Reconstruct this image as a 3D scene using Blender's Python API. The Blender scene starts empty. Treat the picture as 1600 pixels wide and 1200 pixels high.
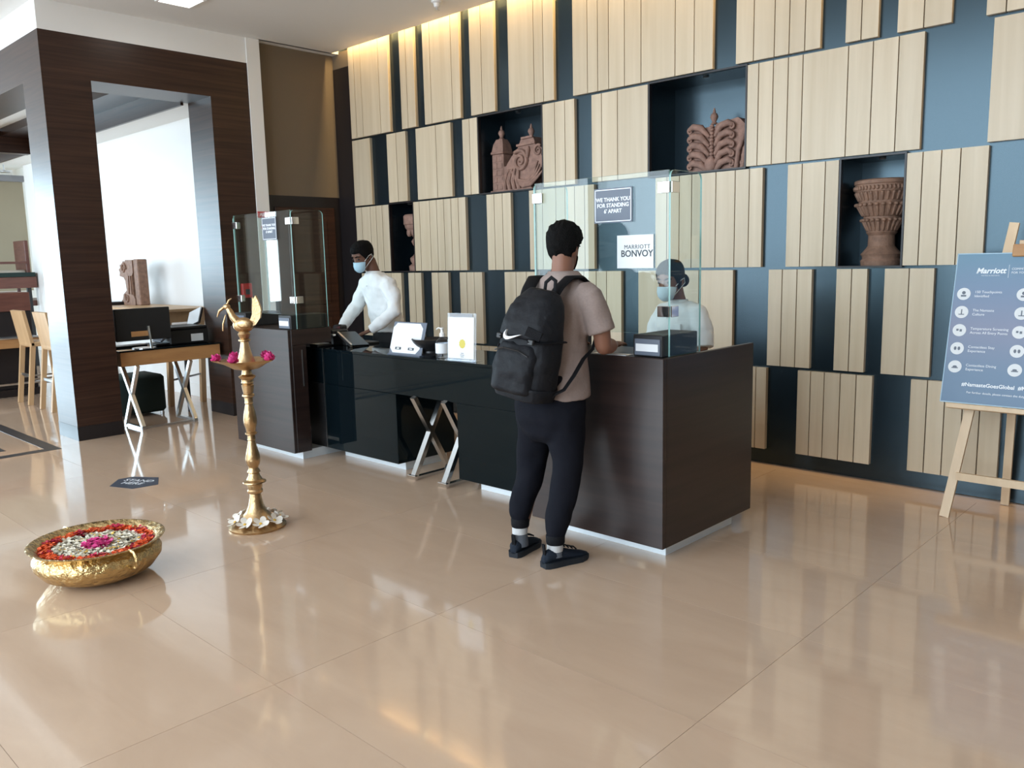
import bpy, math, random
from math import sin, cos, pi, radians
from mathutils import Vector, Matrix, noise
random.seed(7)
S = bpy.context.scene
COL = S.collection
# ------------------------------------------------------------------ camera
cam = bpy.data.objects.new('camera', bpy.data.cameras.new('camera'))
COL.objects.link(cam)
cam.data.sensor_width = 36
cam.data.lens = 1296.0 / 1600 * 36
cam.data.clip_end = 200
r = Vector((0.72548698, 0.68785274, -0.0229618)); u = Vector((-0.08590839, 0.12361014, 0.98860522))
w = -Vector((-0.68285312, 0.71524761, -0.14876987))
cam.matrix_world = Matrix(((r.x, u.x, w.x, 0), (r.y, u.y, w.y, 0), (r.z, u.z, w.z, 1.56), (0, 0, 0, 1)))
S.camera = cam
# ------------------------------------------------------------------ view / world / lights
S.view_settings.view_transform = 'Standard'
S.view_settings.look = 'None'
S.view_settings.gamma = 1
S.view_settings.use_curve_mapping = False
S.view_settings.exposure = 0.50
W = bpy.data.worlds.new('sky'); S.world = W; W.use_nodes = True
W.node_tree.nodes['Background'].inputs[0].default_value = (0.72, 0.86, 1.0, 1)
W.node_tree.nodes['Background'].inputs[1].default_value = 1.6

def area(name, loc, rot, sx, sy, power, col):
    l = bpy.data.lights.new(name, 'AREA'); l.shape = 'RECTANGLE'; l.size = sx; l.size_y = sy
    l.energy = power; l.color = col
    o = bpy.data.objects.new(name, l); COL.objects.link(o); o.location = loc; o.rotation_euler = rot
    return o
DAY = (0.77, 0.90, 1.0)
# daylight through unseen lobby windows behind the camera, heightened to dim their reflections (one light per window bay)
for i in range(6):
    area('daylight', (-12.2 + i * 2.6, -6.9, 3.4), (radians(90), 0, 0), 2.36, 6.2, 172, DAY)
# daylight through the glazed side of the lounge at far left
for i in range(2):
    area('daylight', (-18.4, -1.2 + i * 2.5, 1.75), (radians(90), 0, radians(-90)), 2.3, 3.0, 270, (0.62, 0.85, 1.0))
# one narrow side window further back
area('daylight', (-18.5, -3.85, 1.76), (radians(90), 0, radians(-90)), 0.30, 2.2, 22, DAY)
# warm strip hidden in the ceiling cove over the plank wall
area('cove_strip', (-4.0, 5.64, 4.02), (radians(12), 0, 0), 7.7, 0.03, 85, (1.0, 0.70, 0.32))

# ------------------------------------------------------------------ materials
def new_mat(name):
    m = bpy.data.materials.new(name); m.use_nodes = True
    return m, m.node_tree.nodes, m.node_tree.links, m.node_tree.nodes['Principled BSDF']
def mat(name, col, rough=0.5, metal=0.0, spec=0.5, coat=0.0, bump=0.0, bscale=60.0, var=0.0, vscale=8.0, stretch=(1, 1, 1), emit=0.0, sheen=0.0, bdist=0.01):
    m, n, l, b = new_mat(name)
    b.inputs['Base Color'].default_value = (*col, 1); b.inputs['Roughness'].default_value = rough
    b.inputs['Metallic'].default_value = metal; b.inputs['Specular IOR Level'].default_value = spec
    b.inputs['Coat Weight'].default_value = coat; b.inputs['Coat Roughness'].default_value = 0.05
    if sheen: b.inputs['Sheen Weight'].default_value = sheen
    if emit:
        b.inputs['Emission Color'].default_value = (*col, 1); b.inputs['Emission Strength'].default_value = emit
    if bump or var:
        g = n.new('ShaderNodeNewGeometry'); mp = n.new('ShaderNodeMapping'); mp.inputs['Scale'].default_value = stretch
        l.new(g.outputs['Position'], mp.inputs['Vector'])
    if var:
        t = n.new('ShaderNodeTexNoise'); t.inputs['Scale'].default_value = vscale; t.inputs['Detail'].default_value = 5
        l.new(mp.outputs[0], t.inputs['Vector'])
        x = n.new('ShaderNodeMixRGB'); x.blend_type = 'MIX'
        x.inputs[1].default_value = (*[max(0, c * (1 - var)) for c in col], 1)
        x.inputs[2].default_value = (*[min(1, c * (1 + var)) for c in col], 1)
        cr = n.new('ShaderNodeValToRGB'); cr.color_ramp.elements[0].position = 0.3; cr.color_ramp.elements[1].position = 0.7
        l.new(t.outputs[0], cr.inputs[0]); l.new(cr.outputs[0], x.inputs[0]); l.new(x.outputs[0], b.inputs['Base Color'])
    if bump:
        t2 = n.new('ShaderNodeTexNoise'); t2.inputs['Scale'].default_value = bscale; t2.inputs['Detail'].default_value = 4
        l.new(mp.outputs[0], t2.inputs['Vector'])
        bp = n.new('ShaderNodeBump'); bp.inputs['Strength'].default_value = bump; bp.inputs['Distance'].default_value = bdist
        l.new(t2.outputs[0], bp.inputs['Height']); l.new(bp.outputs[0], b.inputs['Normal'])
    return m
def wood(name, c1, c2, stretch, rough=0.45, scale=1.0, piece=0.0, spec=0.5, bump=0.05):
    m, n, l, b = new_mat(name)
    g = n.new('ShaderNodeNewGeometry'); mp = n.new('ShaderNodeMapping'); mp.inputs['Scale'].default_value = stretch
    l.new(g.outputs['Position'], mp.inputs['Vector'])
    oi = n.new('ShaderNodeObjectInfo')
    ad = n.new('ShaderNodeVectorMath'); ad.operation = 'ADD'
    sc = n.new('ShaderNodeVectorMath'); sc.operation = 'SCALE'; sc.inputs['Scale'].default_value = 37.0 if piece else 0.0
    cx = n.new('ShaderNodeCombineXYZ')
    for k in range(3): l.new(oi.outputs['Random'], cx.inputs[k])
    l.new(cx.outputs[0], sc.inputs[0]); l.new(mp.outputs[0], ad.inputs[0]); l.new(sc.outputs[0], ad.inputs[1])
    t = n.new('ShaderNodeTexNoise'); t.inputs['Scale'].default_value = scale; t.inputs['Detail'].default_value = 6; t.inputs['Distortion'].default_value = 0.4
    l.new(ad.outputs[0], t.inputs['Vector'])
    cr = n.new('ShaderNodeValToRGB'); cr.color_ramp.elements[0].position = 0.28; cr.color_ramp.elements[1].position = 0.72
    cr.color_ramp.elements[0].color = (*c1, 1); cr.color_ramp.elements[1].color = (*c2, 1)
    l.new(t.outputs[0], cr.inputs[0])
    hs = n.new('ShaderNodeHueSaturation')
    mr = n.new('ShaderNodeMapRange'); mr.inputs['To Min'].default_value = 1 - piece; mr.inputs['To Max'].default_value = 1 + piece
    l.new(oi.outputs['Random'], mr.inputs['Value']); l.new(mr.outputs[0], hs.inputs['Value'])
    l.new(cr.outputs[0], hs.inputs['Color']); l.new(hs.outputs[0], b.inputs['Base Color'])
    b.inputs['Roughness'].default_value = rough; b.inputs['Specular IOR Level'].default_value = spec
    if bump:
        bp = n.new('ShaderNodeBump'); bp.inputs['Strength'].default_value = bump; bp.inputs['Distance'].default_value = 0.004
        l.new(t.outputs[0], bp.inputs['Height']); l.new(bp.outputs[0], b.inputs['Normal'])
    return m
def glass_mat(name, tint, refl=1.0, rough=0.0):
    m, n, l, b = new_mat(name)
    n.remove(b)
    tr = n.new('ShaderNodeBsdfTransparent'); tr.inputs[0].default_value = (*tint, 1)
    gl = n.new('ShaderNodeBsdfGlossy'); gl.inputs['Roughness'].default_value = rough
    gl.inputs[0].default_value = (refl, refl, refl, 1)
    # the pane is a thin slab: use the same index on the way in and on the way out
    fr = n.new('ShaderNodeFresnel'); gm = n.new('ShaderNodeNewGeometry'); ir = n.new('ShaderNodeMapRange')
    ir.inputs['To Min'].default_value = 1.5; ir.inputs['To Max'].default_value = 1 / 1.5
    l.new(gm.outputs['Backfacing'], ir.inputs['Value']); l.new(ir.outputs[0], fr.inputs[0])
    mx = n.new('ShaderNodeMixShader')
    l.new(fr.outputs[0], mx.inputs[0]); l.new(tr.outputs[0], mx.inputs[1]); l.new(gl.outputs[0], mx.inputs[2])
    l.new(mx.outputs[0], n['Material Output'].inputs[0])
    return m

M = {}
M['white'] = mat('white_paint', (0.80, 0.79, 0.77), 0.6)
M['ceil'] = mat('ceiling_paint', (0.78, 0.77, 0.755), 0.7)
M['beige'] = mat('beige_wall', (0.15, 0.115, 0.078), 0.7)
M['panel'] = mat('blue_black_panel', (0.0055, 0.010, 0.014), 0.26, spec=0.9, var=0.25, vscale=1.2)
M['panel'].node_tree.nodes['Principled BSDF'].inputs['Specular Tint'].default_value = (0.62, 0.86, 1.0, 1)  # blue of the reflected sky put into the panel's specular tint
M['plank'] = wood('pale_plank', (0.53, 0.425, 0.29), (0.62, 0.515, 0.375), (16, 16, 0.9), 0.42, 1.0, 0.06)
M['wenge'] = wood('dark_veneer', (0.018, 0.0075, 0.005), (0.056, 0.025, 0.015), (1.1, 1.1, 34), 0.36, 1.0, 0.0, 0.38)
M['counter'] = wood('counter_veneer', (0.012, 0.0055, 0.0045), (0.030, 0.015, 0.012), (1.0, 1.0, 30), 0.34, 1.0, 0.0, 0.62)
M['dark'] = mat('near_black_wood', (0.012, 0.009, 0.010), 0.4)
M['black'] = mat('black_plastic', (0.012, 0.012, 0.013), 0.4)
M['blackgloss'] = mat('black_back_painted_glass', (0.003, 0.006, 0.008), 0.04, spec=0.38)
M['blackgloss'].node_tree.nodes['Principled BSDF'].inputs['Specular Tint'].default_value = (0.62, 0.88, 1.0, 1)  # bluish window reflections coloured in through the specular tint
M['sticker'] = mat('slate_vinyl', (0.045, 0.05, 0.07), 0.5, spec=0.25)
M['steel'] = mat('polished_steel', (0.72, 0.75, 0.78), 0.18, 1.0)
M['alu'] = mat('brushed_aluminium_plinth', (0.80, 0.86, 0.90), 0.45, 0.55)
M['satin'] = mat('satin_steel', (0.62, 0.63, 0.64), 0.32, 1.0)
M['chrome'] = mat('chrome', (0.85, 0.85, 0.86), 0.08, 1.0)
M['oak'] = wood('oak_orange', (0.36, 0.17, 0.065), (0.47, 0.25, 0.10), (3, 3, 20), 0.45)
M['palewood'] = wood('pale_beech', (0.60, 0.43, 0.27), (0.70, 0.53, 0.35), (14, 14, 2), 0.5)
M['stool'] = wood('stool_beech', (0.50, 0.31, 0.16), (0.60, 0.39, 0.21), (14, 14, 2), 0.45)
M['brass'] = mat('aged_brass', (0.50, 0.335, 0.175), 0.34, 1.0, bump=0.25, bscale=70, var=0.18, vscale=14)
M['brassbowl'] = mat('hammered_brass', (0.58, 0.41, 0.19), 0.27, 1.0, bump=0.9, bscale=30, var=0.15, vscale=16, bdist=0.02)
M['stone'] = mat('carved_pinkish_wood', (0.29, 0.165, 0.125), 0.75, bump=0.5, bscale=120, var=0.25, vscale=22)
M['stone2'] = mat('carved_brown_wood', (0.24, 0.135, 0.09), 0.7, bump=0.5, bscale=120, var=0.25, vscale=22)
M['paper'] = mat('paper', (0.74, 0.755, 0.77), 0.6)
M['sign'] = mat('slate_sign', (0.115, 0.135, 0.175), 0.45)
M['ink'] = mat('dark_ink', (0.05, 0.06, 0.07), 0.6)
M['inklight'] = mat('white_ink', (0.85, 0.87, 0.9), 0.5)
M['glass'] = glass_mat('screen_glass', (0.93, 0.975, 0.965), 0.6)
M['edge'] = mat('glass_edge', (0.24, 0.42, 0.39), 0.2, spec=0.5)
M['red'] = mat('signal_red', (0.55, 0.03, 0.03), 0.4)
M['green'] = mat('dark_green_fabric', (0.012, 0.028, 0.026), 0.85)
M['skin'] = mat('brown_skin', (0.235, 0.105, 0.065), 0.5, spec=0.4)
M['skin2'] = mat('dark_brown_skin', (0.16, 0.075, 0.05), 0.5, spec=0.4)
M['hair'] = mat('black_hair', (0.004, 0.0035, 0.0035), 0.75, spec=0.12, bump=0.8, bscale=170)
M['shirtwhite'] = mat('white_cotton', (0.80, 0.80, 0.80), 0.8, bump=0.12, bscale=14, bdist=0.03)
M['tee'] = mat('taupe_melange', (0.29, 0.22, 0.195), 0.85, bump=0.2, bscale=9, var=0.06, vscale=90, bdist=0.03)
M['jogger'] = mat('black_jersey', (0.0065, 0.007, 0.011), 0.85, spec=0.12, bump=0.25, bscale=10, bdist=0.03)
M['sock'] = mat('grey_sock', (0.55, 0.55, 0.55), 0.9, bump=0.3, bscale=200)
M['sock2'] = mat('dark_sock', (0.10, 0.11, 0.13), 0.9, bump=0.3, bscale=200)
M['shoe'] = mat('navy_mesh', (0.009, 0.014, 0.024), 0.7, spec=0.2, bump=0.4, bscale=220)
M['sole'] = mat('dark_rubber', (0.016, 0.020, 0.026), 0.6, spec=0.25)
M['nylon'] = mat('black_nylon', (0.008, 0.0085, 0.011), 0.6, spec=0.22, bump=0.35, bscale=18, bdist=0.02)
M['nylon2'] = mat('black_webbing', (0.006, 0.006, 0.0075), 0.7, spec=0.15, bump=0.3, bscale=200)
M['mask'] = mat('blue_mask', (0.42, 0.60, 0.72), 0.8)
M['mask2'] = mat('pale_mask', (0.58, 0.68, 0.74), 0.8)
M['eye'] = mat('dark_eye', (0.01, 0.007, 0.006), 0.2)
M['trouser'] = mat('dark_trouser', (0.015, 0.015, 0.018), 0.8)
M['screen'] = mat('screen_black', (0.004, 0.004, 0.005), 0.25)
M['orange'] = mat('marigold_petal', (0.72, 0.10, 0.02), 0.7, var=0.3, vscale=40)
M['crimson'] = mat('crimson_petal', (0.42, 0.012, 0.05), 0.7, var=0.3, vscale=40)
M['jasmine'] = mat('white_petal', (0.74, 0.68, 0.55), 0.7, var=0.25, vscale=40)
M['pink'] = mat('magenta_petal', (0.62, 0.03, 0.20), 0.6, var=0.25, vscale=30)
M['frangi'] = mat('frangipani_petal', (0.80, 0.74, 0.66), 0.6)
M['yellow'] = mat('yellow_centre', (0.75, 0.45, 0.06), 0.6)
M['gold'] = mat('gold_print', (0.62, 0.52, 0.10), 0.6)
M['leaf'] = mat('water_dark', (0.06, 0.05, 0.035), 0.1)
M['blind'] = mat('beige_blind', (0.42, 0.37, 0.26), 0.8, bump=0.1, bscale=90)
M['redwood'] = wood('reddish_wood', (0.11, 0.04, 0.03), (0.17, 0.065, 0.045), (4, 4, 24), 0.4)
M['cream'] = mat('cream_cloth', (0.55, 0.48, 0.40), 0.9)
M['clear'] = glass_mat('clear_plastic', (0.90, 0.93, 0.97), 1.0, 0.03)
M['led'] = mat('lamp_diffuser', (1.0, 0.97, 0.9), 0.5, emit=6.0)
M['grey'] = mat('mid_grey', (0.30, 0.31, 0.33), 0.5)
M['redled'] = mat('red_led', (1.0, 0.03, 0.03), 0.5, emit=4.0)

def marble():
    m, n, l, b = new_mat('polished_marble')
    g = n.new('ShaderNodeNewGeometry'); oi = n.new('ShaderNodeObjectInfo')
    mp = n.new('ShaderNodeMapping'); mp.inputs['Rotation'].default_value = (0, 0, 0.35); mp.inputs['Scale'].default_value = (0.8, 2.4, 1)
    l.new(g.outputs['Position'], mp.inputs['Vector'])
    cx = n.new('ShaderNodeCombineXYZ'); sc = n.new('ShaderNodeVectorMath'); sc.operation = 'SCALE'; sc.inputs['Scale'].default_value = 23
    for k in range(3): l.new(oi.outputs['Random'], cx.inputs[k])
    l.new(cx.outputs[0], sc.inputs[0])
    ad = n.new('ShaderNodeVectorMath'); l.new(mp.outputs[0], ad.inputs[0]); l.new(sc.outputs[0], ad.inputs[1])
    t = n.new('ShaderNodeTexNoise'); t.inputs['Scale'].default_value = 1.6; t.inputs['Detail'].default_value = 8; t.inputs['Roughness'].default_value = 0.6; t.inputs['Distortion'].default_value = 0.8
    l.new(ad.outputs[0], t.inputs['Vector'])
    cr = n.new('ShaderNodeValToRGB'); e = cr.color_ramp.elements
    e[0].position = 0.25; e[0].color = (0.53, 0.37, 0.26, 1); e[1].position = 0.75; e[1].color = (0.60, 0.43, 0.307, 1)
    l.new(t.outputs[0], cr.inputs[0])
    hs = n.new('ShaderNodeHueSaturation'); mr = n.new('ShaderNodeMapRange')
    mr.inputs['To Min'].default_value = 0.98; mr.inputs['To Max'].default_value = 1.02
    l.new(oi.outputs['Random'], mr.inputs['Value']); l.new(mr.outputs[0], hs.inputs['Value'])
    l.new(cr.outputs[0], hs.inputs['Color']); l.new(hs.outputs[0], b.inputs['Base Color'])
    b.inputs['Roughness'].default_value = 0.09; b.inputs['Specular IOR Level'].default_value = 0.5
    b.inputs['Coat Weight'].default_value = 0.3; b.inputs['Coat Roughness'].default_value = 0.03
    return m
M['marble'] = marble()

# ------------------------------------------------------------------ mesh helpers
class MB:
    def __init__(s): s.v = []; s.f = []; s.mi = []; s.cur = 0
    def add(s, vs, fs):
        o = len(s.v); s.v += [tuple(x) for x in vs]; s.f += [tuple(i + o for i in f) for f in fs]; s.mi += [s.cur] * len(fs); return s
    def box(s, x0, x1, y0, y1, z0, z1):
        return s.add([(x0, y0, z0), (x1, y0, z0), (x1, y1, z0), (x0, y1, z0), (x0, y0, z1), (x1, y0, z1), (x1, y1, z1), (x0, y1, z1)],
              [(0, 3, 2, 1), (4, 5, 6, 7), (0, 1, 5, 4), (1, 2, 6, 5), (2, 3, 7, 6), (3, 0, 4, 7)])
    def bbox(s, x0, x1, y0, y1, z0, z1, b=0.004):
        # box with chamfered edges
        X = (x0, x0 + b, x1 - b, x1); Y = (y0, y0 + b, y1 - b, y1); Z = (z0, z0 + b, z1 - b, z1)
        idx = {}; vs = []
        for sx in (0, 1):
            for sy in (0, 1):
                for sz in (0, 1):
                    o = (X[3 * sx], Y[3 * sy], Z[3 * sz]); i = (X[1 + sx], Y[1 + sy], Z[1 + sz])
                    for a in range(3):
                        p = list(i); p[a] = o[a]; idx[sx, sy, sz, a] = len(vs); vs.append(tuple(p))
        fs = []
        for a in range(3):
            bq, c = (a + 1) % 3, (a + 2) % 3
            for sgn in (0, 1):
                q = []
                for (p1, p2) in ((0, 0), (1, 0), (1, 1), (0, 1)):
                    k = [0, 0, 0]; k[a] = sgn; k[bq] = p1; k[c] = p2; q.append(idx[k[0], k[1], k[2], a])
                fs.append(tuple(q if sgn else q[::-1]))
            for p1 in (0, 1):
                for p2 in (0, 1):
                    k0 = [0, 0, 0]; k1 = [0, 0, 0]; k0[bq] = k1[bq] = p1; k0[c] = k1[c] = p2; k1[a] = 1
                    q = (idx[(*k0, bq)], idx[(*k1, bq)], idx[(*k1, c)], idx[(*k0, c)])
                    fs.append(q if p1 == p2 else q[::-1])
        for sx in (0, 1):
            for sy in (0, 1):
                for sz in (0, 1):
                    q = (idx[sx, sy, sz, 0], idx[sx, sy, sz, 1], idx[sx, sy, sz, 2])
                    fs.append(q if (sx + sy + sz) % 2 else q[::-1])
        return s.add(vs, fs)
    def loft(s, rings, cap=True, closed=True):
        # rings: equal-length lists of points
        o = len(s.v); n = len(rings[0]); vs = [p for R_ in rings for p in R_]; fs = []
        for i in range(len(rings) - 1):
            for j in range(n if closed else n - 1):
                k = (j + 1) % n
                fs.append((i * n + j, i * n + k, (i + 1) * n + k, (i + 1) * n + j))
        if cap:
            fs.append(tuple(range(n - 1, -1, -1))); fs.append(tuple((len(rings) - 1) * n + j for j in range(n)))
        return s.add(vs, fs)
    def lathe(s, prof, c=(0, 0, 0), n=32, cap=True):
        return s.loft([[(c[0] + r_ * cos(2 * pi * j / n), c[1] + r_ * sin(2 * pi * j / n), c[2] + z) for j in range(n)] for r_, z in prof], cap)
    def tube(s, pts, rad, n=10, flat=1.0, up=None, endr=True):
        pts = [Vector(p) for p in pts]
        if not isinstance(rad, (list, tuple)): rad = [rad] * len(pts)
        if endr and len(pts) > 1:
            a, b = pts[0], pts[1]; d = (a - b).normalized(); e, f_ = pts[-1], pts[-2]; g = (e - f_).normalized()
            pts = [a + d * rad[0] * 0.7, a + d * rad[0] * .4] + pts + [e + g * rad[-1] * .4, e + g * rad[-1] * 0.7]
            rad = [rad[0] * .45, rad[0] * .85] + list(rad) + [rad[-1] * .85, rad[-1] * .45]
        rings = []; ref = Vector(up) if up else None
        for i, p in enumerate(pts):
            t = (pts[min(i + 1, len(pts) - 1)] - pts[max(i - 1, 0)]).normalized()
            if ref is None:
                ref = Vector((0, 0, 1)) if abs(t.z) < .9 else Vector((0, 1, 0))
            a = t.cross(ref)
            if a.length < 1e-5: a = t.cross(Vector((1, .1, 0)))
            a.normalize(); b = a.cross(t).normalized()
            if not up: ref = b
            rings.append([p + a * (rad[i] * cos(2 * pi * j / n)) + b * (rad[i] * flat * sin(2 * pi * j / n)) for j in range(n)])
        return s.loft(rings)
    def bar(s, p, q, wx, wy, up=(1, 0, 0)):
        # square bar from p to q
        p, q = Vector(p), Vector(q); t = (q - p).normalized(); a = Vector(up); a = (a - t * a.dot(t)).normalized(); b = t.cross(a)
        ring = lambda c: [c + a * wx / 2 * sx + b * wy / 2 * sy for sx, sy in ((-1, -1), (1, -1), (1, 1), (-1, 1))]
        return s.loft([ring(p), ring(q)])
    def ell(s, c, rx, ry, rz, n=16, m=10, rot=None):
        rings = []
        for i in range(m + 1):
            ph = -pi / 2 + pi * (i + .0) / m; cr_ = max(cos(ph), 0.02)
            R_ = []
            for j in range(n):
                v = Vector((rx * cr_ * cos(2 * pi * j / n), ry * cr_ * sin(2 * pi * j / n), rz * sin(ph)))
                if rot: v = rot @ v
                R_.append(Vector(c) + v)
            rings.append(R_)
        return s.loft(rings)
    def prism(s, poly, p0, ax, ay, depth):
        # poly in 2-D mapped by axes ax, ay from p0 and pushed along ax x ay
        p0, ax, ay = Vector(p0), Vector(ax), Vector(ay); nrm = ax.cross(ay).normalized() * depth
        A = [p0 + ax * x + ay * y for x, y in poly]
        return s.loft([A, [p + nrm for p in A]])
    def xf(s, m):
        s.v = [tuple(m @ Vector(p)) for p in s.v]; return s
    def mesh(s, name, mats):
        me = bpy.data.meshes.new(name); me.from_pydata(s.v, [], s.f); me.update()
        for m in (mats if isinstance(mats, (list, tuple)) else [mats]): me.materials.append(m)
        if any(s.mi): me.polygons.foreach_set('material_index', s.mi)
        return me

def fixnormals(me):
    import bmesh
    b = bmesh.new(); b.from_mesh(me); bmesh.ops.recalc_face_normals(b, faces=b.faces); b.to_mesh(me); b.free()
def smooth(me, ang=40):
    me.polygons.foreach_set('use_smooth', [True] * len(me.polygons))
    me.set_sharp_from_angle(angle=radians(ang))
def wm(o):
    m = Matrix.LocRotScale(o.location, o.rotation_euler, o.scale)
    return wm(o.parent) @ m if o.parent else m
def put(name, mb, mats, parent=None, world=True, sm=None, label=None):
    """link mb as one mesh object; world=True: its coordinates are world metres"""
    if parent is not None and world: mb.xf(wm(parent).inverted())
    me = mb.mesh(name, mats); fixnormals(me)
    if sm: smooth(me, sm)
    o = bpy.data.objects.new(name, me); COL.objects.link(o); o.parent = parent
    if label: o['label'] = label
    return o
def tag(o, label, cat, group=None):
    o['label'] = label; o['category'] = cat
    if group: o['group'] = group
    return o
def thing(name, label, cat, loc=(0, 0, 0), rz=0, group=None):
    o = bpy.data.objects.new(name, None); COL.objects.link(o); o.empty_display_size = 0.1
    o.location = loc; o.rotation_euler = (0, 0, rz)
    return tag(o, label, cat, group)
def struct(o): o['kind'] = 'structure'; return o
def text(body, size, m, loc, rot, name='lettering', parent=None, align='CENTER', depth=0.0006, shear=0.0, bold=0.0, space=1.0, line=1.0, label=None):
    cu = bpy.data.curves.new('t', 'FONT'); cu.body = body; cu.size = size; cu.align_x = align; cu.align_y = 'CENTER'
    cu.extrude = depth; cu.shear = shear; cu.offset = bold; cu.space_character = space; cu.space_line = line; cu.resolution_u = 3
    t = bpy.data.objects.new('t', cu); COL.objects.link(t)
    dg = bpy.context.evaluated_depsgraph_get(); me = bpy.data.meshes.new_from_object(t.evaluated_get(dg)); me.name = name
    bpy.data.objects.remove(t); me.materials.clear(); me.materials.append(m)
    X = Matrix.LocRotScale(Vector(loc), rot.to_euler() if hasattr(rot, 'to_euler') else __import__('mathutils').Euler(rot), None)
    if parent is not None: X = wm(parent).inverted() @ X
    me.transform(X)
    o = bpy.data.objects.new(name, me); COL.objects.link(o); o.parent = parent
    if label: o['label'] = label
    return o
def copy_tree(o, parent=None):
    c = o.copy(); COL.objects.link(c); c.parent = parent
    for ch in o.children: copy_tree(ch, c)
    return c
def remesh(mb, name, m, voxel=0.008, it=4, fac=0.5, disp=0.0, dscale=6.0, parent=None, world=False, seed=0.0):
    """fuse overlapping closed lofts into one continuous smooth surface"""
    me = mb.mesh(name + '_raw', m); fixnormals(me)
    o = bpy.data.objects.new('raw', me); COL.objects.link(o)
    md = o.modifiers.new('r', 'REMESH'); md.mode = 'VOXEL'; md.voxel_size = voxel; md.use_smooth_shade = True
    if it:
        sm = o.modifiers.new('s', 'SMOOTH'); sm.iterations = it; sm.factor = fac
    dg = bpy.context.evaluated_depsgraph_get(); res = bpy.data.meshes.new_from_object(o.evaluated_get(dg)); res.name = name
    bpy.data.objects.remove(o)
    if disp:
        for v in res.vertices:
            q = v.co * dscale + Vector((seed, seed, seed)); nn = noise.noise(q) + .5 * noise.noise(q * 2.1)
            v.co += v.normal * disp * nn
    if not res.materials: res.materials.append(m)
    res.polygons.foreach_set('use_smooth', [True] * len(res.polygons))
    if parent is not None and world: res.transform(wm(parent).inverted())
    ob = bpy.data.objects.new(name, res); COL.objects.link(ob); ob.parent = parent
    return ob
# ================================================================== SETTING
CZ = 3.85
# floor: base slab and polished slabs that can be told apart in front of the desk
fl = struct(put('floor', MB().box(-18.5, 4.6, -7.0, 6.3, -0.12, -0.004), M['marble']))
tile_me = {}
def floor_tile(x0, x1, y0, y1):
    g = 0.0008
    k = (round(x1 - x0, 3), round(y1 - y0, 3))
    if k not in tile_me:
        hx, hy = k[0] / 2 - g, k[1] / 2 - g
        tile_me[k] = MB().box(-hx, hx, -hy, hy, -0.0039, 0.0).mesh('tile', M['marble'])
    o = bpy.data.objects.new('tile', tile_me[k]); COL.objects.link(o); o.parent = fl
    o.location = ((x0 + x1) / 2, (y0 + y1) / 2, 0)
xs = [-1.36 + 1.32 * k for k in range(-13, 5)]
ys = [1.475 + 0.82 * k for k in range(-10, 6)]
for i in range(len(xs) - 1):
    for j in range(len(ys) - 1):
        floor_tile(xs[i], xs[i + 1], ys[j], ys[j + 1])
# dark stone inlay bands in the lounge floor
for (x0, x1, y0, y1) in ((-12.0, -7.82, 2.32, 2.43), (-7.93, -7.82, -3.0, 2.32), (-12.0, -8.13, 2.03, 2.075), (-8.175, -8.13, -3.0, 2.03)):
    put('inlay_band', MB().box(x0, x1, y0, y1, -0.003, 0.0012), M['dark'], fl)

# ---- back wall: dark panel with niches, proud planks
PY, BY, ND = 5.68, 5.715, 6.05          # plank face, panel face, niche back
niches = [(-5.787, -4.993, 2.187, 2.892), (-3.859, -3.036, 2.187, 2.892), (-7.176, -6.795, 1.462, 2.168), (-2.323, -1.917, 1.462, 2.168)]
mb = MB()
zs = [0.0, 1.462, 2.168, 2.187, 2.892, 4.3]
xsn = sorted({-8.12, 1.5, *[n[0] for n in niches], *[n[1] for n in niches]})
def inn(x, z): return any(n[0] < x < n[1] and n[2] < z < n[3] for n in niches)
for i in range(len(xsn) - 1):
    for j in range(len(zs) - 1):
        if not inn((xsn[i] + xsn[i + 1]) / 2, (zs[j] + zs[j + 1]) / 2):
            mb.add([(xsn[i], BY, zs[j]), (xsn[i + 1], BY, zs[j]), (xsn[i + 1], BY, zs[j + 1]), (xsn[i], BY, zs[j + 1])], [(0, 1, 2, 3)])
for (a, b, c, d) in niches:
    y0, y1 = BY, ND
    mb.add([(a, y0, c), (b, y0, c), (b, y0, d), (a, y0, d), (a, y1, c), (b, y1, c), (b, y1, d), (a, y1, d)],
           [(4, 5, 6, 7), (0, 4, 7, 3), (5, 1, 2, 6), (0, 1, 5, 4), (7, 6, 2, 3)])
me = mb.mesh('wall_back', M['panel'])
wb = bpy.data.objects.new('wall_back', me); COL.objects.link(wb); struct(wb)
put('backing', MB().box(-8.3, 1.6, ND + .02, ND + .1, 0, 4.4), M['dark'], wb)
for (a, b, c, d) in niches:          # the thick casing of each niche stands flush with the planks
    z = MB(); t = .012
    z.box(a - t, a, PY, BY + .002, c - t, d + t).box(b, b + t, PY, BY + .002, c - t, d + t)
    z.box(a, b, PY, BY + .002, d, d + t).box(a, b, PY, BY + .002, c - t, c)
    put('niche_frame', z, M['dark'], wb)
    put('niche_spotlight', MB().lathe([(.022, 0), (.026, -.008), (.012, -.012)], ((a + b) / 2 + .03, (PY + .1), d - .001), 12), M['satin'], wb)
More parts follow.
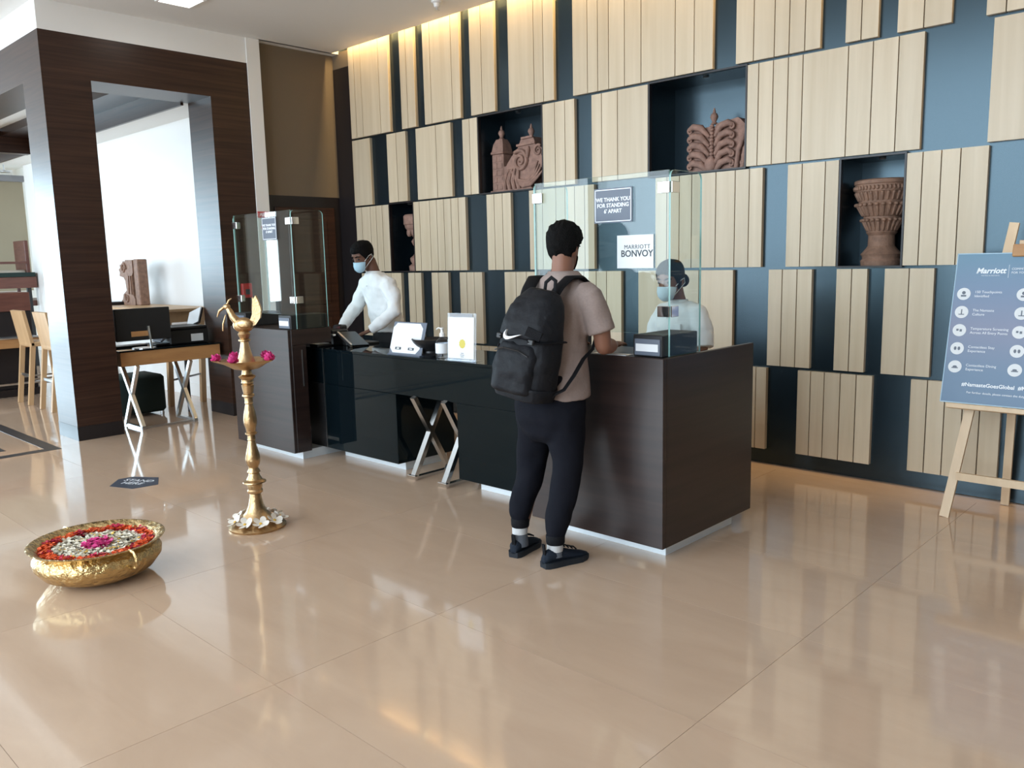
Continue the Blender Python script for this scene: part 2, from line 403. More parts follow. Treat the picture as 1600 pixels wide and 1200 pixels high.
rows = [
 (2.915, 3.86 + .25, [[-7.788, -7.687, -7.571, -7.261, -7.097], [-6.912, -6.809, -6.682], [-6.548, -6.44, -6.134, -6.016], [-5.879, -5.723, -5.554], [-5.379, -5.07, -4.961, -4.839], [-4.633, -4.474, -4.367, -4.256, -4.098, -3.939, -3.627, -3.462, -3.302], [-3.119, -2.979, -2.822, -2.714, -2.602, -2.491], [-2.328, -2.224, -2.113], [-2.001, -1.842, -1.68], [-1.498, -1.392, -1.263, -1.13], [-.95, -.79, -.63, -.52]]),
 (2.187, 2.892, [[-7.785, -7.468], [-7.177, -7.018, -6.861], [-6.702, -6.394, -6.171], [-6.009, -5.908, -5.8], [-4.98, -4.839, -4.725, -4.616], [-4.437, -4.33, -4.169, -3.872], [-3.023, -2.935, -2.825, -2.715, -2.61, -2.301, -2.142, -1.983, -1.828], [-1.449, -1.099], [-.98, -.82, -.66]]),
 (1.462, 2.168, [[-7.782, -7.672, -7.516, -7.413, -7.306, -7.19], [-6.782, -6.685, -6.526, -6.418, -6.311, -6.204, -6.098, -5.992], [-5.705, -5.602, -5.494, -5.383], [-5.159, -4.997, -4.84, -4.734, -4.627, -4.518, -4.412], [-3.803, -3.694, -3.581, -3.471, -3.264, -3.105, -2.992, -2.885], [-2.702, -2.595, -2.431, -2.336], [-1.905, -1.808, -1.699, -1.59, -1.434], [-1.1, -.94, -.78]]),
 (0.745, 1.442, [[-7.728, -7.538, -7.354, -7.197, -7.022], [-6.91, -6.801, -6.696], [-6.534, -6.429, -6.275], [-6.11, -6.007, -5.901, -5.787], [-5.49, -5.34, -5.21, -5.068], [-4.802, -4.67, -4.534, -4.399, -4.289, -4.134], [-3.967, -3.672, -3.401, -3.107], [-2.828, -2.721, -2.611, -2.5], [-2.332, -2.226, -2.12], [-2.013, -1.857, -1.703], [-1.2, -1.09, -.93]]),
 (0.112, 0.724, [[-7.5, -7.39, -7.18], [-6.8, -6.64, -6.53, -6.42], [-5.938, -5.83, -5.72, -5.6, -5.496], [-5.2, -5.09, -4.88], [-4.5, -4.34, -4.23, -4.12], [-3.7, -3.59, -3.38], [-3.007, -2.909, -2.824], [-2.588, -2.49, -2.391, -2.278, -2.169, -2.059], [-1.817, -1.712, -1.605, -1.5, -1.401, -1.282], [-1.0, -.89, -.78]]),
]
pl_me = MB().box(-.5, .5, -.5, .5, -.5, .5).mesh('plank', M['plank'])
for z0, z1, groups in rows:
    for g in groups:
        for a, b in zip(g, g[1:]):
            o = bpy.data.objects.new('plank', pl_me); COL.objects.link(o); o.parent = wb
            q = .0035 if len(g) > 2 else 0
            o.location = ((a + b) / 2, (PY + BY) / 2 + .003, (z0 + z1) / 2); o.scale = (b - a - 2 * q, BY - PY + .006, z1 - z0)

# ---- ceiling of the lobby with the cove slot in front of the plank wall
struct(put('ceiling', MB().box(-8.03, 4.6, 1.0, 5.623, CZ, CZ + .1).box(-18.5, -8.03, 1.0, 2.645, CZ, CZ + .1)
      .box(-8.12, -8.0, 4.735, 5.72, CZ, CZ + .1).box(-18.6, 4.6, .9, 1.0, CZ, 7.0).box(-18.6, 4.6, -7.1, .9, 7.0, 7.1), M['ceil']))
struct(put('trim_1', MB().box(-8.0, 4.6, 5.53, 5.6, CZ + .1, CZ + .14).box(-8.0, 4.6, 5.4, 5.8, 4.24, 4.3).box(-8.0, 4.6, 5.40, 5.42, CZ + .1, 4.24)
       .box(-8.04, -8.0, 5.40, 5.715, CZ + .1, 4.3), M['ceil']))

# ---- the dark veneer portal at left (pillars, lintels), white bulkhead over it
FX, FY = -8.03, 2.645
pm = MB()
pm.box(FX - .49, FX, FY, 3.05, 0.13, 3.225)                   # corner pillar
pm.box(FX - .49, FX, 4.18, 4.598, 0.13, 3.225)                # far pillar
pm.box(FX - .49, FX, FY, 4.598, 3.225, 3.602)                 # lintel along the lobby
pm.box(-18.3, FX - .49, FY, 3.05, 3.225, 3.602)               # lintel along the lounge front
portal = struct(put('trim_2', pm, M['wenge']))
put('plinth', MB().box(FX - .492, FX + .002, FY - .002, 3.052, 0, .13).box(FX - .492, FX + .002, 4.178, 4.6, 0, .13), M['dark'], portal)
struct(put('wall_left', MB().box(FX - .49, FX, FY + .001, 4.598, 3.602, CZ).box(-18.3, FX - .49, FY + .001, 3.05, 3.602, CZ), M['white']))
struct(put('trim_3', MB().box(FX - .3, FX + .012, 4.598, 4.745, 0, CZ), M['white']))

# ---- recess between the thin white pillar and the plank wall
struct(put('wall_recess', MB().box(-8.3, -8.12, 4.745, 5.72, 2.30, CZ + .1).box(-8.12, -7.79, BY - .004, BY - .001, 3.70, CZ + .02), M['beige']))
dk = struct(put('wall_recess_panelling', MB().box(-8.3, -8.12, 4.745, 5.72, 0, 2.30).box(-8.125, -7.79, BY - .006, BY - .001, 0, 3.70), M['dark']))
dr = struct(put('door_1', MB().bbox(-8.12, -8.10, 4.86, 5.62, 0.02, 2.18, .006), M['wenge']))
for z0, z1 in ((.2, .95), (1.1, 2.05)):
    put('door_panel', MB().bbox(-8.102, -8.085, 5.0, 5.50, z0, z1, .006), M['wenge'], dr)
put('door_handle', MB().tube([(-8.07, 4.92, 1.0), (-8.045, 4.92, 1.0), (-8.045, 5.02, 1.0)], .008), M['satin'], dr)

# ---- white lounge wall beyond the portal, lounge ceiling and beams
ww = struct(put('wall_lounge', MB().box(-15.2, -8.05, 4.585, 4.7, 0, 3.3), M['white']))
put('skirting', MB().box(-15.2, -8.05, 4.57, 4.586, 0, .15), M['white'], ww)
sw = put('wall_switch', MB().bbox(-14.53, -14.27, 4.572, 4.586, 2.10, 2.22, .004), M['satin']); tag(sw, 'upper pale grey switch plate on the white lounge wall', 'switch plate')
sw = put('wall_switch', MB().bbox(-14.51, -14.25, 4.572, 4.586, 1.92, 2.06, .004), M['satin']); tag(sw, 'lower pale grey switch plate on the white lounge wall', 'switch plate')
struct(put('ceiling_lounge', MB().box(-18.5, -8.5, 3.05, 6.3, 3.5, 3.6).box(-15.2, -8.52, 4.135, 4.7, 3.235, 3.30), M['white']))
sf = struct(put('trim_4', MB().box(-15.2, -8.52, 3.75, 4.1, 3.40, 3.499), M['wenge']))
struct(put('trim_5', MB().box(-15.2, -8.52, 4.1, 4.13, 3.20, 3.499), M['wenge']))
struct(put('trim_6', MB().box(-13.35, -13.2, 3.05, 4.1, 3.18, 3.47), M['wenge']))

# ---- outer shell that closes the lobby behind and beside the camera
fw_ = MB()
fw_.box(-18.6, 4.6, -7.3, -7.1, 6.6, 7.1).box(-18.6, 4.6, -7.3, -7.1, 0, .2).box(-18.6, -13.5, -7.3, -7.1, .2, 6.6).box(2.1, 4.6, -7.3, -7.1, .2, 6.6)
struct(put('wall_front', fw_, M['beige']))
for i in range(7):
    struct(put('trim_7', MB().box(-13.62 + i * 2.6, -13.62 + i * 2.6 + .24, -7.2, -6.86, .2, 6.6), M['dark']))
struct(put('wall_right', MB().box(4.6, 4.8, -7.3, 6.3, 0, 7.1), M['beige']))
sl = MB().box(-18.8, -18.6, -7.3, 6.3, 3.3, 7.1).box(-18.8, -18.6, -7.3, 6.3, 0, .2).box(-18.8, -18.6, 2.6, 6.3, .2, 3.3)
sl.box(-18.8, -18.6, -3.68, -2.4, .2, 3.3).box(-18.8, -18.6, -7.3, -4.02, .2, 3.3)
struct(put('wall_far_left', sl, M['white']))
struct(put('wall_far', MB().box(-18.6, -15.2, 5.4, 5.5, 0, 3.5), M['white']))

# ---- ceiling fittings
o = thing('ceiling_sprinkler', 'small white sprinkler head on the ceiling in front of the plank wall', 'sprinkler', (-5.83, 5.25, CZ))
put('rose', MB().lathe([(.05, 0), (.048, -.012), (.03, -.02), (.026, -.05), (.018, -.055)], n=20), M['white'], o, False, 40)
put('deflector', MB().lathe([(.008, -.05), (.008, -.075), (.022, -.078), (.022, -.082)], n=16), M['satin'], o, False, 40)
o = thing('ceiling_lamp', 'recessed ceiling downlight panel at the top edge of the picture', 'ceiling lamp', (-7.28, 3.58, CZ))
put('diffuser', MB().box(-.14, .14, -.14, .14, -.006, .0), M['led'], o, False)
f_ = MB()
f_.box(-.16, .16, -.16, -.14, -.012, 0).box(-.16, .16, .14, .16, -.012, 0).box(-.16, -.14, -.14, .14, -.012, 0).box(.14, .16, -.14, .14, -.012, 0)
put('frame', f_, M['white'], o, False)
# ================================================================== RECEPTION COUNTERS
def counter(x0, x1, label, loc, inner):
    c = thing('reception_counter', label, 'counter', loc, 0, None)
    t = .03
    put('front_panel', MB().bbox(x0, x1, 3.46, 3.46 + t, .07, 1.054, .003), M['counter'], c)
    for k, xa in ((-1, x0), (1, x1 - t)):
        if k == inner:      # the side towards the desk is notched to let the glass desk run in
            m = MB().bbox(xa, xa + t, 3.491, 3.62, .07, .93, .002).bbox(xa, xa + t, 3.491, 3.86, .931, 1.054, .002)
        else:
            m = MB().bbox(xa, xa + t, 3.491, 4.39, .07, 1.054, .003)
        put('side_panel', m, M['counter'], c)
    put('top', MB().bbox(x0 + t, x1 - t, 3.491, 3.86, 1.02, 1.053, .003), M['counter'], c)
    a, b = (x0 + t, x1 - .23) if inner > 0 else (x0 + .23, x1 - t)
    put('worktop', MB().bbox(a, b, 3.64, 4.36, .865, .885, .002), M['blackgloss'], c)
    put('back_panel', MB().box(a, b, 4.28, 4.31, .07, .864), M['counter'], c)
    put('plinth', MB().box(x0 + .11, x1 - .05, 3.565, 4.26, 0, .07), M['alu'], c)
    return c
cl = counter(-6.60, -5.705, 'left dark veneer reception counter beside the portal', (-6.15, 3.9, 0), 1)
put('edge_strip', MB().box(-5.7045, -5.700, 3.575, 3.581, .60, .89), M['satin'], cl)
cr_ = counter(-3.165, -2.265, 'right dark veneer reception counter where the man with the backpack stands', (-2.7, 3.9, 0), -1)

# the black glass desk between the two counters
dk_ = thing('reception_desk', 'low black glass desk joining the two veneer counters', 'desk', (-4.43, 4.1, 0))
X0, X1, DY = -5.93, -2.94, 3.76
put('desk_top', MB().bbox(X0, X1, DY, 4.36, .865, .885, .002), M['blackgloss'], dk_)
put('apron', MB().bbox(X0, X1, DY + .003, DY + .033, .60, .8645, .002), M['blackgloss'], dk_)
put('back_apron', MB().box(X0, X1, 4.32, 4.35, .60, .8645), M['blackgloss'], dk_)
put('pedestal', MB().bbox(-5.69, -4.775, DY + .001, 4.33, .07, .5995, .002), M['blackgloss'], dk_)
put('pedestal', MB().bbox(-4.115, -3.17, DY + .001, 4.33, .07, .5995, .002), M['blackgloss'], dk_)
put('recessed_panel', MB().bbox(X0, -5.6905, DY + .002, DY + .03, .07, .5995, .002), M['black'], dk_)
put('plinth', MB().box(-5.60, -4.82, DY + .105, 4.28, 0, .07), M['alu'], dk_)
put('plinth', MB().box(-3.99, -3.17, DY + .09, 4.28, 0, .07), M['alu'], dk_)
put('edge_strip', MB().box(-5.695, -5.69, DY - .003, DY + .0, .07, .885), M['satin'], dk_)
for x in (-4.555, -4.225):
    put('cross_leg', MB().bar((x, 3.725, .02), (x, 4.045, .60), .045, .035).bar((x + .002, 3.745, .60), (x + .002, 4.06, .02), .043, .033).box(x - .022, x + .022, 3.70, 4.10, 0, .022), M['steel'], dk_)
    put('foot', MB().bbox(x - .045, x + .045, 3.695, 3.725, 0, .035, .003), M['chrome'], dk_)

# ---- glass screens on both counters
def screen(x0, x1, label):
    s = thing('glass_screen', label, 'screen', ((x0 + x1) / 2, 3.65, 1.054))
    gt = .010; zt = 1.975
    def pane(name, a, b, along, fixed, z0, z1, rr):
        # pane with rounded top corners; long faces are slot 0, narrow edges slot 1
        pts = [(a, z0), (b, z0)]
        for k in range(7): pts.append((b - rr + rr * cos(pi / 2 * k / 6), z1 - rr + rr * sin(pi / 2 * k / 6)))
        for k in range(7): pts.append((a + rr - rr * sin(pi / 2 * k / 6), z1 - rr + rr * cos(pi / 2 * k / 6)))
        n = len(pts)
        if along == 'x': A = [(p, fixed, z) for p, z in pts]; B = [(p, fixed + gt, z) for p, z in pts]
        else: A = [(fixed, p, z) for p, z in pts]; B = [(fixed + gt, p, z) for p, z in pts]
        m = MB(); m.add(A + B, [tuple(range(n)), tuple(range(2 * n - 1, n - 1, -1))]); m.cur = 1
        m.add(A + B, [(i, (i + 1) % n, n + (i + 1) % n, n + i) for i in range(n)])
        return put(name, m, [M['glass'], M['edge']], s)
    pane('front_pane', x0 + .012, x1 - .012, 'x', 3.55, 1.167, zt, .004)
    pane('side_pane', 3.55, 3.84, 'y', x1 - .011, 1.056, zt, .035)
    pane('side_pane', 3.55, 3.84, 'y', x0 + .001, 1.056, zt, .035)
    for a in (x0 + .012, x1 - .19):
        b = put('base_box', MB().bbox(a, a + .178, 3.50, 3.83, 1.0545, 1.165, .004), M['black'], s)
        lb = put('label_holder', MB().bbox(a + .012, a + .166, 3.494, 3.5, 1.062, 1.145, .002), M['sign'], b)
        put('name_card', MB().box(a + .022, a + .156, 3.491, 3.494, 1.082, 1.120), M['paper'], b)
    for zz in (1.865, 1.255):
        for sx, xx in ((1, x1), (-1, x0)):
            m = MB()
            m.bbox(xx - .072 if sx > 0 else xx + .002, xx - .002 if sx > 0 else xx + .072, 3.540, 3.5495, zz, zz + .055, .002)
            if sx > 0: m.bbox(xx + .0, xx + .008, 3.55, 3.615, zz, zz + .055, .002)
            else: m.bbox(xx - .008, xx - .0, 3.55, 3.615, zz, zz + .055, .002)
            put('glass_clip', m, M['chrome'], s)
    return s
sl_ = screen(-6.60, -5.70, 'glass screen standing on the left veneer counter')
sr_ = screen(-3.19, -2.285, 'glass screen standing on the right veneer counter in front of the woman')
def thanks(x0, x1, z0, z1, label, k=1.0):
    g = thing('notice', label, 'sign', ((x0 + x1) / 2, 3.548, z0))
    put('board', MB().box(x0, x1, 3.545, 3.549, z0, z1), M['sign'], g)
    f = MB(); t = .004
    for a, b, c, d in ((x0 + .006, x1 - .006, z0 + .006, z0 + .006 + t), (x0 + .006, x1 - .006, z1 - .006 - t, z1 - .006), (x0 + .006, x0 + .006 + t, z0 + .006, z1 - .006), (x1 - .006 - t, x1 - .006, z0 + .006, z1 - .006)):
        f.box(a, b, 3.5440, 3.545, c, d)
    put('border', f, M['inklight'], g)
    s = (x1 - x0) / 8.6
    text('WE THANK YOU\nFOR STANDING\n6\' APART', s, M['inklight'], ((x0 + x1) / 2, 3.5446, (z0 + z1) / 2), (radians(90), 0, 0), 'lettering', g, line=1.05, bold=.0006)
thanks(-2.755, -2.512, 1.735, 1.912, 'slate notice with white lettering at the top of the right glass screen')
thanks(-6.125, -5.91, 1.755, 1.935, 'slate notice with white lettering on the left glass screen')
g = thing('notice', 'white card with dark lettering on the right glass screen', 'sign', (-2.49, 3.548, 1.502))
put('card', MB().box(-2.607, -2.383, 3.545, 3.549, 1.500, 1.668), M['paper'], g)
text('MARRIOTT', .030, M['ink'], (-2.482, 3.5445, 1.607), (radians(90), 0, 0), 'lettering', g, space=1.12)
text('BONVOY', .047, M['ink'], (-2.484, 3.5445, 1.573), (radians(90), 0, 0), 'lettering', g, bold=.0008, space=1.0)

# ---- things on the black desk
DZ = .885
o = thing('card_stand', 'white cut-corner card in a dark slanted stand on the black desk', 'card stand', (-4.72, 3.83, DZ))
R_ = Matrix.Translation((-4.715, 3.80, DZ)) @ Matrix.Rotation(radians(2), 4, 'Z') @ Matrix.Rotation(radians(-17), 4, 'X')
hw, c = .165, .035
put('back_board', MB().bbox(-hw - .005, hw + .02, .004, .010, .0, .25, .002).xf(R_), M['sign'], o)
poly = [(-hw + c, .018), (hw - .01 - c, .018), (hw - .01, .018 + c), (hw - .01, .24 - c), (hw - .01 - c, .24), (-hw + c, .24), (-hw, .24 - c), (-hw, .018 + c)]
put('card', MB().prism(poly, (0, .003, 0), (1, 0, 0), (0, 0, 1), -.002).xf(R_), M['paper'], o)
put('foot', MB().bbox(-hw - .005, hw + .02, -.02, .085, 0, .008, .002).xf(Matrix.Translation((-4.715, 3.81, DZ)) @ Matrix.Rotation(radians(2), 4, 'Z')), M['sign'], o)
put('prop', MB().bar((-4.71, 3.885, DZ + .008), (-4.71, 3.875, DZ + .2), .05, .006).xf(Matrix.Identity(4)), M['sign'], o)
for dx in (-.105, .035):
    q = put('badge', MB().box(dx, dx + .062, .0005, .0015, .042, .06).xf(R_), M['ink'], o)
    put('badge_mark', MB().box(dx + .017, dx + .045, -.0004, .0005, .047, .055).xf(R_), M['inklight'], q)

o = thing('black_pot', 'black footed bowl on the desk between the card stand and sanitizer', 'bowl', (-4.545, 3.92, DZ))
put('bowl', MB().lathe([(.085, 0), (.088, .008), (.062, .022), (.06, .035), (.09, .06), (.125, .095), (.140, .122), (.134, .124), (.118, .098), (.085, .068), (.02, .05)], n=36), M['black'], o, False, 35)

o = thing('sanitizer_bottle', 'clear pump bottle of sanitizer with white label on the desk', 'bottle', (-4.355, 3.865, DZ))
put('bottle_body', MB().lathe([(.046, 0), (.050, .006), (.050, .105), (.046, .118), (.026, .138), (.018, .145), (.018, .155)], n=28), M['clear'], o, False, 40)
put('gel', MB().lathe([(.045, .004), (.046, .09)], n=28), M['clear'], o, False, 40)
put('label', MB().lathe([(.0508, .035), (.0508, .105)], n=28, cap=False), M['paper'], o, False, 40)
put('pump', MB().lathe([(.020, .15), (.020, .172), (.012, .178), (.010, .20), (.014, .203), (.014, .212), (.006, .214)], n=20).tube([(0, 0, .207), (-.03, -.008, .210), (-.045, -.012, .20)], .005, 8), M['white'], o, False, 40)

o = thing('acrylic_stand', 'upright clear acrylic stand holding a white sheet with gold emblem', 'sign holder', (-4.09, 3.80, DZ))
R_ = Matrix.Translation((-4.095, 3.80, DZ)) @ Matrix.Rotation(radians(6), 4, 'Z') @ Matrix.Rotation(radians(-3), 4, 'X')
put('holder', MB().bbox(-.128, .128, -.002, .004, 0, .325, .001).bbox(-.128, .128, -.002, .07, 0, .004, .001).xf(R_), M['clear'], o)
put('sheet', MB().box(-.118, .112, -.0045, -.0025, .018, .297).xf(R_), M['paper'], o)
put('top_strip', MB().box(-.10, .10, -.0045, -.0025, .299, .320).xf(R_), M['grey'], o)
put('base_bar', MB().bbox(-.128, .128, -.03, -.005, 0, .014, .002).xf(R_), M['clear'], o)
m = MB()
m.ell((.010, -.005, .118), .018, .0012, .022, 12, 6)
for k in range(9):
    a = 2 * pi * k / 9; m.ell((.010 + .018 * cos(a), -.005, .118 + .022 * sin(a)), .012, .001, .010, 8, 4)
put('emblem', m.xf(R_), M['gold'], o)
m = MB()
for k, wd in enumerate((.012, .018, .014)): m.box(.01 - wd, .01 + wd, -.0055, -.0045, .052 - k * .012, .056 - k * .012)
put('small_print', m.xf(R_), M['sign'], o)

o = thing('card_terminal', 'black card terminal with a red light behind the left glass screen', 'terminal', (-5.88, 4.02, DZ))
put('body', MB().bbox(-5.99, -5.80, 3.93, 4.10, DZ, DZ + .13, .012).bbox(-5.96, -5.84, 4.05, 4.12, DZ, DZ + .16, .01), M['black'], o)
put('indicator', MB().ell((-5.93, 3.99, DZ + .138), .014, .010, .010, 10, 6), M['redled'], o)
put('receipt_slot', MB().bbox(-5.84, -5.74, 3.90, 3.93, DZ + .085, DZ + .10, .002), M['satin'], o)
o = thing('tilted_display', 'flat desk display tilted back, its pale rim towards the lobby', 'display', (-5.62, 3.97, DZ))
vA, vB = Vector((-5.765, 3.965, DZ + .108)), Vector((-5.545, 3.94, DZ + .012))
put('rim', MB().bar(vA, vB, .022, .018, (0, 0, 1)), M['satin'], o)
put('screen', MB().bar(vA + Vector((0, .09, -.004)), vB + Vector((0, .09, -.004)), .16, .012, (0, 1, 0)), M['screen'], o)
put('stand', MB().bbox(-5.74, -5.68, 3.99, 4.10, DZ, DZ + .06, .006), M['black'], o)
tag(put('keyboard', MB().bbox(-6.05, -5.62, 4.15, 4.28, DZ, DZ + .018, .004), M['black']), 'black keyboard under the hands of the young man in the blue mask', 'keyboard')
o = thing('phone', 'small pale device lying at the left corner of the black desk', 'phone', (-5.86, 3.85, DZ))
put('case', MB().bbox(-5.925, -5.80, 3.79, 3.93, DZ, DZ + .018, .005), M['black'], o)
put('face', MB().bbox(-5.92, -5.83, 3.795, 3.925, DZ + .018, DZ + .024, .002), M['paper'], o)
o = tag(put('document', MB().bbox(-2.72, -2.50, 3.47, 3.54, 1.054, 1.0575, .001), M['paper']), 'white paper on the right counter under the forearm of the man', 'paper')

# ================================================================== WRITING DESK WITH MONITOR (inside the portal)
o = thing('writing_desk', 'wooden writing desk with dark top on crossed steel legs inside the portal', 'desk', (-8.45, 3.63, 0))
put('apron', MB().bbox(-8.78, -8.13, 3.12, 4.13, .625, .762, .003), M['oak'], o)
put('desk_top', MB().bbox(-8.79, -8.12, 3.11, 4.14, .7625, .777, .002), M['blackgloss'], o)
for yy in (3.245, 3.775):
    put('cross_leg', MB().bar((-8.10, yy + .02, .02), (-8.46, yy, .625), .035, .04, (0, 1, 0)).bar((-8.12, yy + .022, .625), (-8.46, yy + .002, .02), .033, .04, (0, 1, 0))
        .box(-8.50, -8.07, yy - .005, yy + .03, 0, .024), M['satin'], o)
put('floor_bar', MB().box(-8.125, -8.10, 3.276, 3.769, 0, .02), M['satin'], o)
put('back_leg', MB().bar((-8.70, 4.02, 0), (-8.70, 4.02, .625), .03, .03), M['black'], o)
o = thing('monitor', 'black flat monitor seen from behind on the writing desk', 'monitor', (-8.3, 3.36, .777))
put('casing', MB().bbox(-8.17, -8.13, 3.10, 3.63, .865, 1.175, .006), M['black'], o)
put('screen', MB().box(-8.172, -8.170, 3.11, 3.62, .885, 1.165), M['screen'], o)
put('label_plate', MB().box(-8.1305, -8.128, 3.24, 3.41, .905, .955), M['oak'], o)
put('stand', MB().bar((-8.105, 3.415, .782), (-8.125, 3.405, 1.0), .018, .018), M['satin'], o)
put('base', MB().lathe([(.11, 0), (.11, .006), (.03, .012), (.02, .014)], (-8.25, 3.40, .777), 24), M['satin'], o)
o = thing('printer', 'black desktop printer with paper in its rear tray', 'printer', (-8.45, 3.85, .777))
pb = put('body', MB().bbox(-8.66, -8.28, 3.68, 4.09, .777, .93, .012), M['black'], o)
put('scanner_lid', MB().bbox(-8.67, -8.27, 3.66, 4.08, .93, .955, .008), M['black'], o)
put('control_panel', MB().bbox(-.1, .1, -.07, .04, 0, .02, .004).xf(Matrix.Translation((-8.40, 3.655, .85)) @ Matrix.Rotation(radians(38), 4, 'X')), M['sign'], o)
put('output_tray', MB().bbox(-8.55, -8.3, 3.54, 3.68, .785, .80, .004), M['black'], o)
put('paper_tray', MB().bar((-8.60, 4.08, .93), (-8.66, 4.16, 1.09), .26, .012), M['black'], o)
put('paper_stack', MB().bar((-8.585, 4.07, .95), (-8.645, 4.145, 1.10), .22, .01), M['paper'], o)
put('ink_label', MB().box(-8.282, -8.279, 3.90, 4.03, .80, .875), M['paper'], o)
o = tag(put('small_box', MB().bbox(-8.62, -8.5, 4.10, 4.137, .777, .86, .003), M['palewood']), 'small pale box behind the printer', 'box')
o = tag(put('keyboard', MB().bbox(-8.62, -8.45, 3.16, 3.52, .777, .795, .004), M['black']), 'black keyboard on the writing desk behind the monitor', 'keyboard')
o = thing('ottoman', 'dark green upholstered cube ottoman under the writing desk', 'ottoman', (-9.02, 3.58, 0))
put('cushion', MB().bbox(-9.28, -8.80, 3.30, 3.82, .03, .43, .03), M['green'], o, sm=50)
for x in (-9.25, -8.84):
    for y in (3.34, 3.78): put('foot', MB().lathe([(.02, 0), (.02, .031)], (x, y, 0), 10), M['satin'], o)

# ================================================================== LOUNGE: high table, stools, carving, bar
o = thing('high_table', 'long pale wooden bar table along the white lounge wall', 'table', (-10.6, 4.2, 0))
put('table_top', MB().bbox(-12.4, -8.90, 3.92, 4.50, 1.075, 1.105, .004), M['stool'], o)
put('apron', MB().bbox(-12.3, -9.0, 3.98, 4.44, .955, 1.0745, .003), M['stool'], o)
for x in (-9.06, -12.2):
    for y in (4.02, 4.40): put('leg', MB().bar((x, y, .955), (x - .14 if x > -10 else x, y + .02, 0), .055, .055), M['stool'], o)
put('foot_rail', MB().bar((-9.15, 4.03, .30), (-9.15, 4.40, .34), .02, .02), M['satin'], o)
def stool(x, y, label):
    s = thing('bar_stool', label, 'stool', (x, y, 0), 0, 'pale wooden bar stools')
    for sx in (-.185, .185):
        put('leg', MB().bar((sx, .07, .70), (sx, -.02, 0), .045, .05), M['stool'], s, False)
        put('leg', MB().bar((sx * .95, .36, .70), (sx * 1.02, .40, 0), .04, .045), M['stool'], s, False)
    put('seat', MB().bbox(-.215, .215, .04, .45, .68, .735, .012), M['stool'], s, False, 40)
    put('backrest', MB().bar((0, .065, .68), (0, .0, 1.10), .43, .035), M['stool'], s, False)
    put('foot_rest', MB().bar((-.185, .022, .34), (.185, .022, .34), .018, .03, (0, 1, 0)), M['satin'], s, False)
    put('stretcher', MB().bar((-.185, 0, .30), (-.185, .38, .30), .016, .02).bar((.185, 0, .30), (.185, .38, .30), .016, .02), M['satin'], s, False)
    return s
stool(-10.88, 3.06, 'left pale wooden bar stool beside the dark bar block')
stool(-10.10, 3.06, 'pale wooden bar stool half hidden by the corner pillar')
o = thing('bar_cabinet', 'tall dark wooden bar block with an orange wooden ledge at far left', 'cabinet', (-11.95, 2.9, 0))
put('body', MB().bbox(-12.3, -11.66, 2.35, 3.43, .09, 1.06, .004), M['dark'], o)
put('top_block', MB().bbox(-12.3, -11.64, 2.35, 3.43, 1.0605, 1.29, .004), M['redwood'], o)
put('ledge', MB().bbox(-11.66, -11.36, 2.35, 3.42, .625, .735, .004), M['oak'], o)
put('ledge_top', MB().bbox(-11.66, -11.35, 2.35, 3.43, .7355, .75, .002), M['satin'], o)
put('foot_rail', MB().tube([(-11.5, 2.4, .17), (-11.5, 3.4, .17)], .015, 8), M['satin'], o)
put('plinth', MB().box(-12.3, -11.6, 2.35, 3.44, 0, .0895), M['dark'], o)
# carving on the high table
def relief(name, o, poly, x0, z0, y, depth, m):
    return put(name, MB().prism(poly, (x0, y, z0), (1, 0, 0), (0, 0, 1), -depth), m, o)
def scroll(m, c, r0, r1, turns, y, w, a0=0, sgn=1, n=26):
    pts = []; rad = []
    for k in range(n):
        t = k / (n - 1); a = a0 + sgn * turns * 2 * pi * t; rr = r0 + (r1 - r0) * t
        pts.append((c[0] + rr * cos(a), y, c[1] + rr * sin(a))); rad.append(w * (1 - .45 * t))
    m.tube(pts, rad, 7, 1.0, (0, 1, 0)); return m
o = thing('carved_statue', 'carved brown wooden bracket standing on the lounge table', 'carving', (-10.5, 4.28, 1.105))
q = 1.105
put('back_post', MB().bbox(-10.40, -10.27, 4.24, 4.36, q, q + .56, .01), M['stone2'], o)
body = [(-.30, 0), (.12, 0), (.12, .08), (.08, .12), (.08, .36), (.12, .40), (.12, .55), (-.08, .555), (-.10, .53), (-.16, .54), (-.20, .50), (-.26, .50), (-.25, .46), (-.30, .44), (-.27, .40), (-.29, .36), (-.17, .34), (-.13, .30), (-.11, .18), (-.22, .13), (-.25, .07), (-.30, .04)]
put('bracket', MB().prism(body, (-10.52, 4.36, q), (1, 0, 0), (0, 0, 1), .13), M['stone2'], o)
m = MB()
scroll(m, (-10.66, q + .45), .07, .012, 1.3, 4.225, .016)
scroll(m, (-10.62, q + .09), .06, .012, 1.2, 4.225, .014, 2.5)
m.bar((-10.56, 4.225, q + .14), (-10.53, 4.225, q + .36), .03, .02).bar((-10.47, 4.225, q + .13), (-10.47, 4.225, q + .36), .02, .02)
put('scrollwork', m, M['stone2'], o)
o = tag(put('tray', MB().bbox(-10.95, -10.75, 4.05, 4.25, 1.106, 1.145, .004), M['black']), 'small black tray on the lounge table behind the monitor', 'tray')
# glasses and jars at the far end of the lounge table
for k, (x, y) in enumerate(((-12.15, 4.05), (-12.0, 4.15), (-11.85, 4.08))):
    tag(put('drinking_glass', MB().lathe([(.03, 0), (.036, .10), (.033, .10), (.028, .008)], (x, y, 1.1055), 14), M['clear'], sm=40), ['leftmost', 'middle', 'rightmost'][k] + ' of three clear glasses at the far end of the lounge table', 'glass', 'glasses on the lounge table')
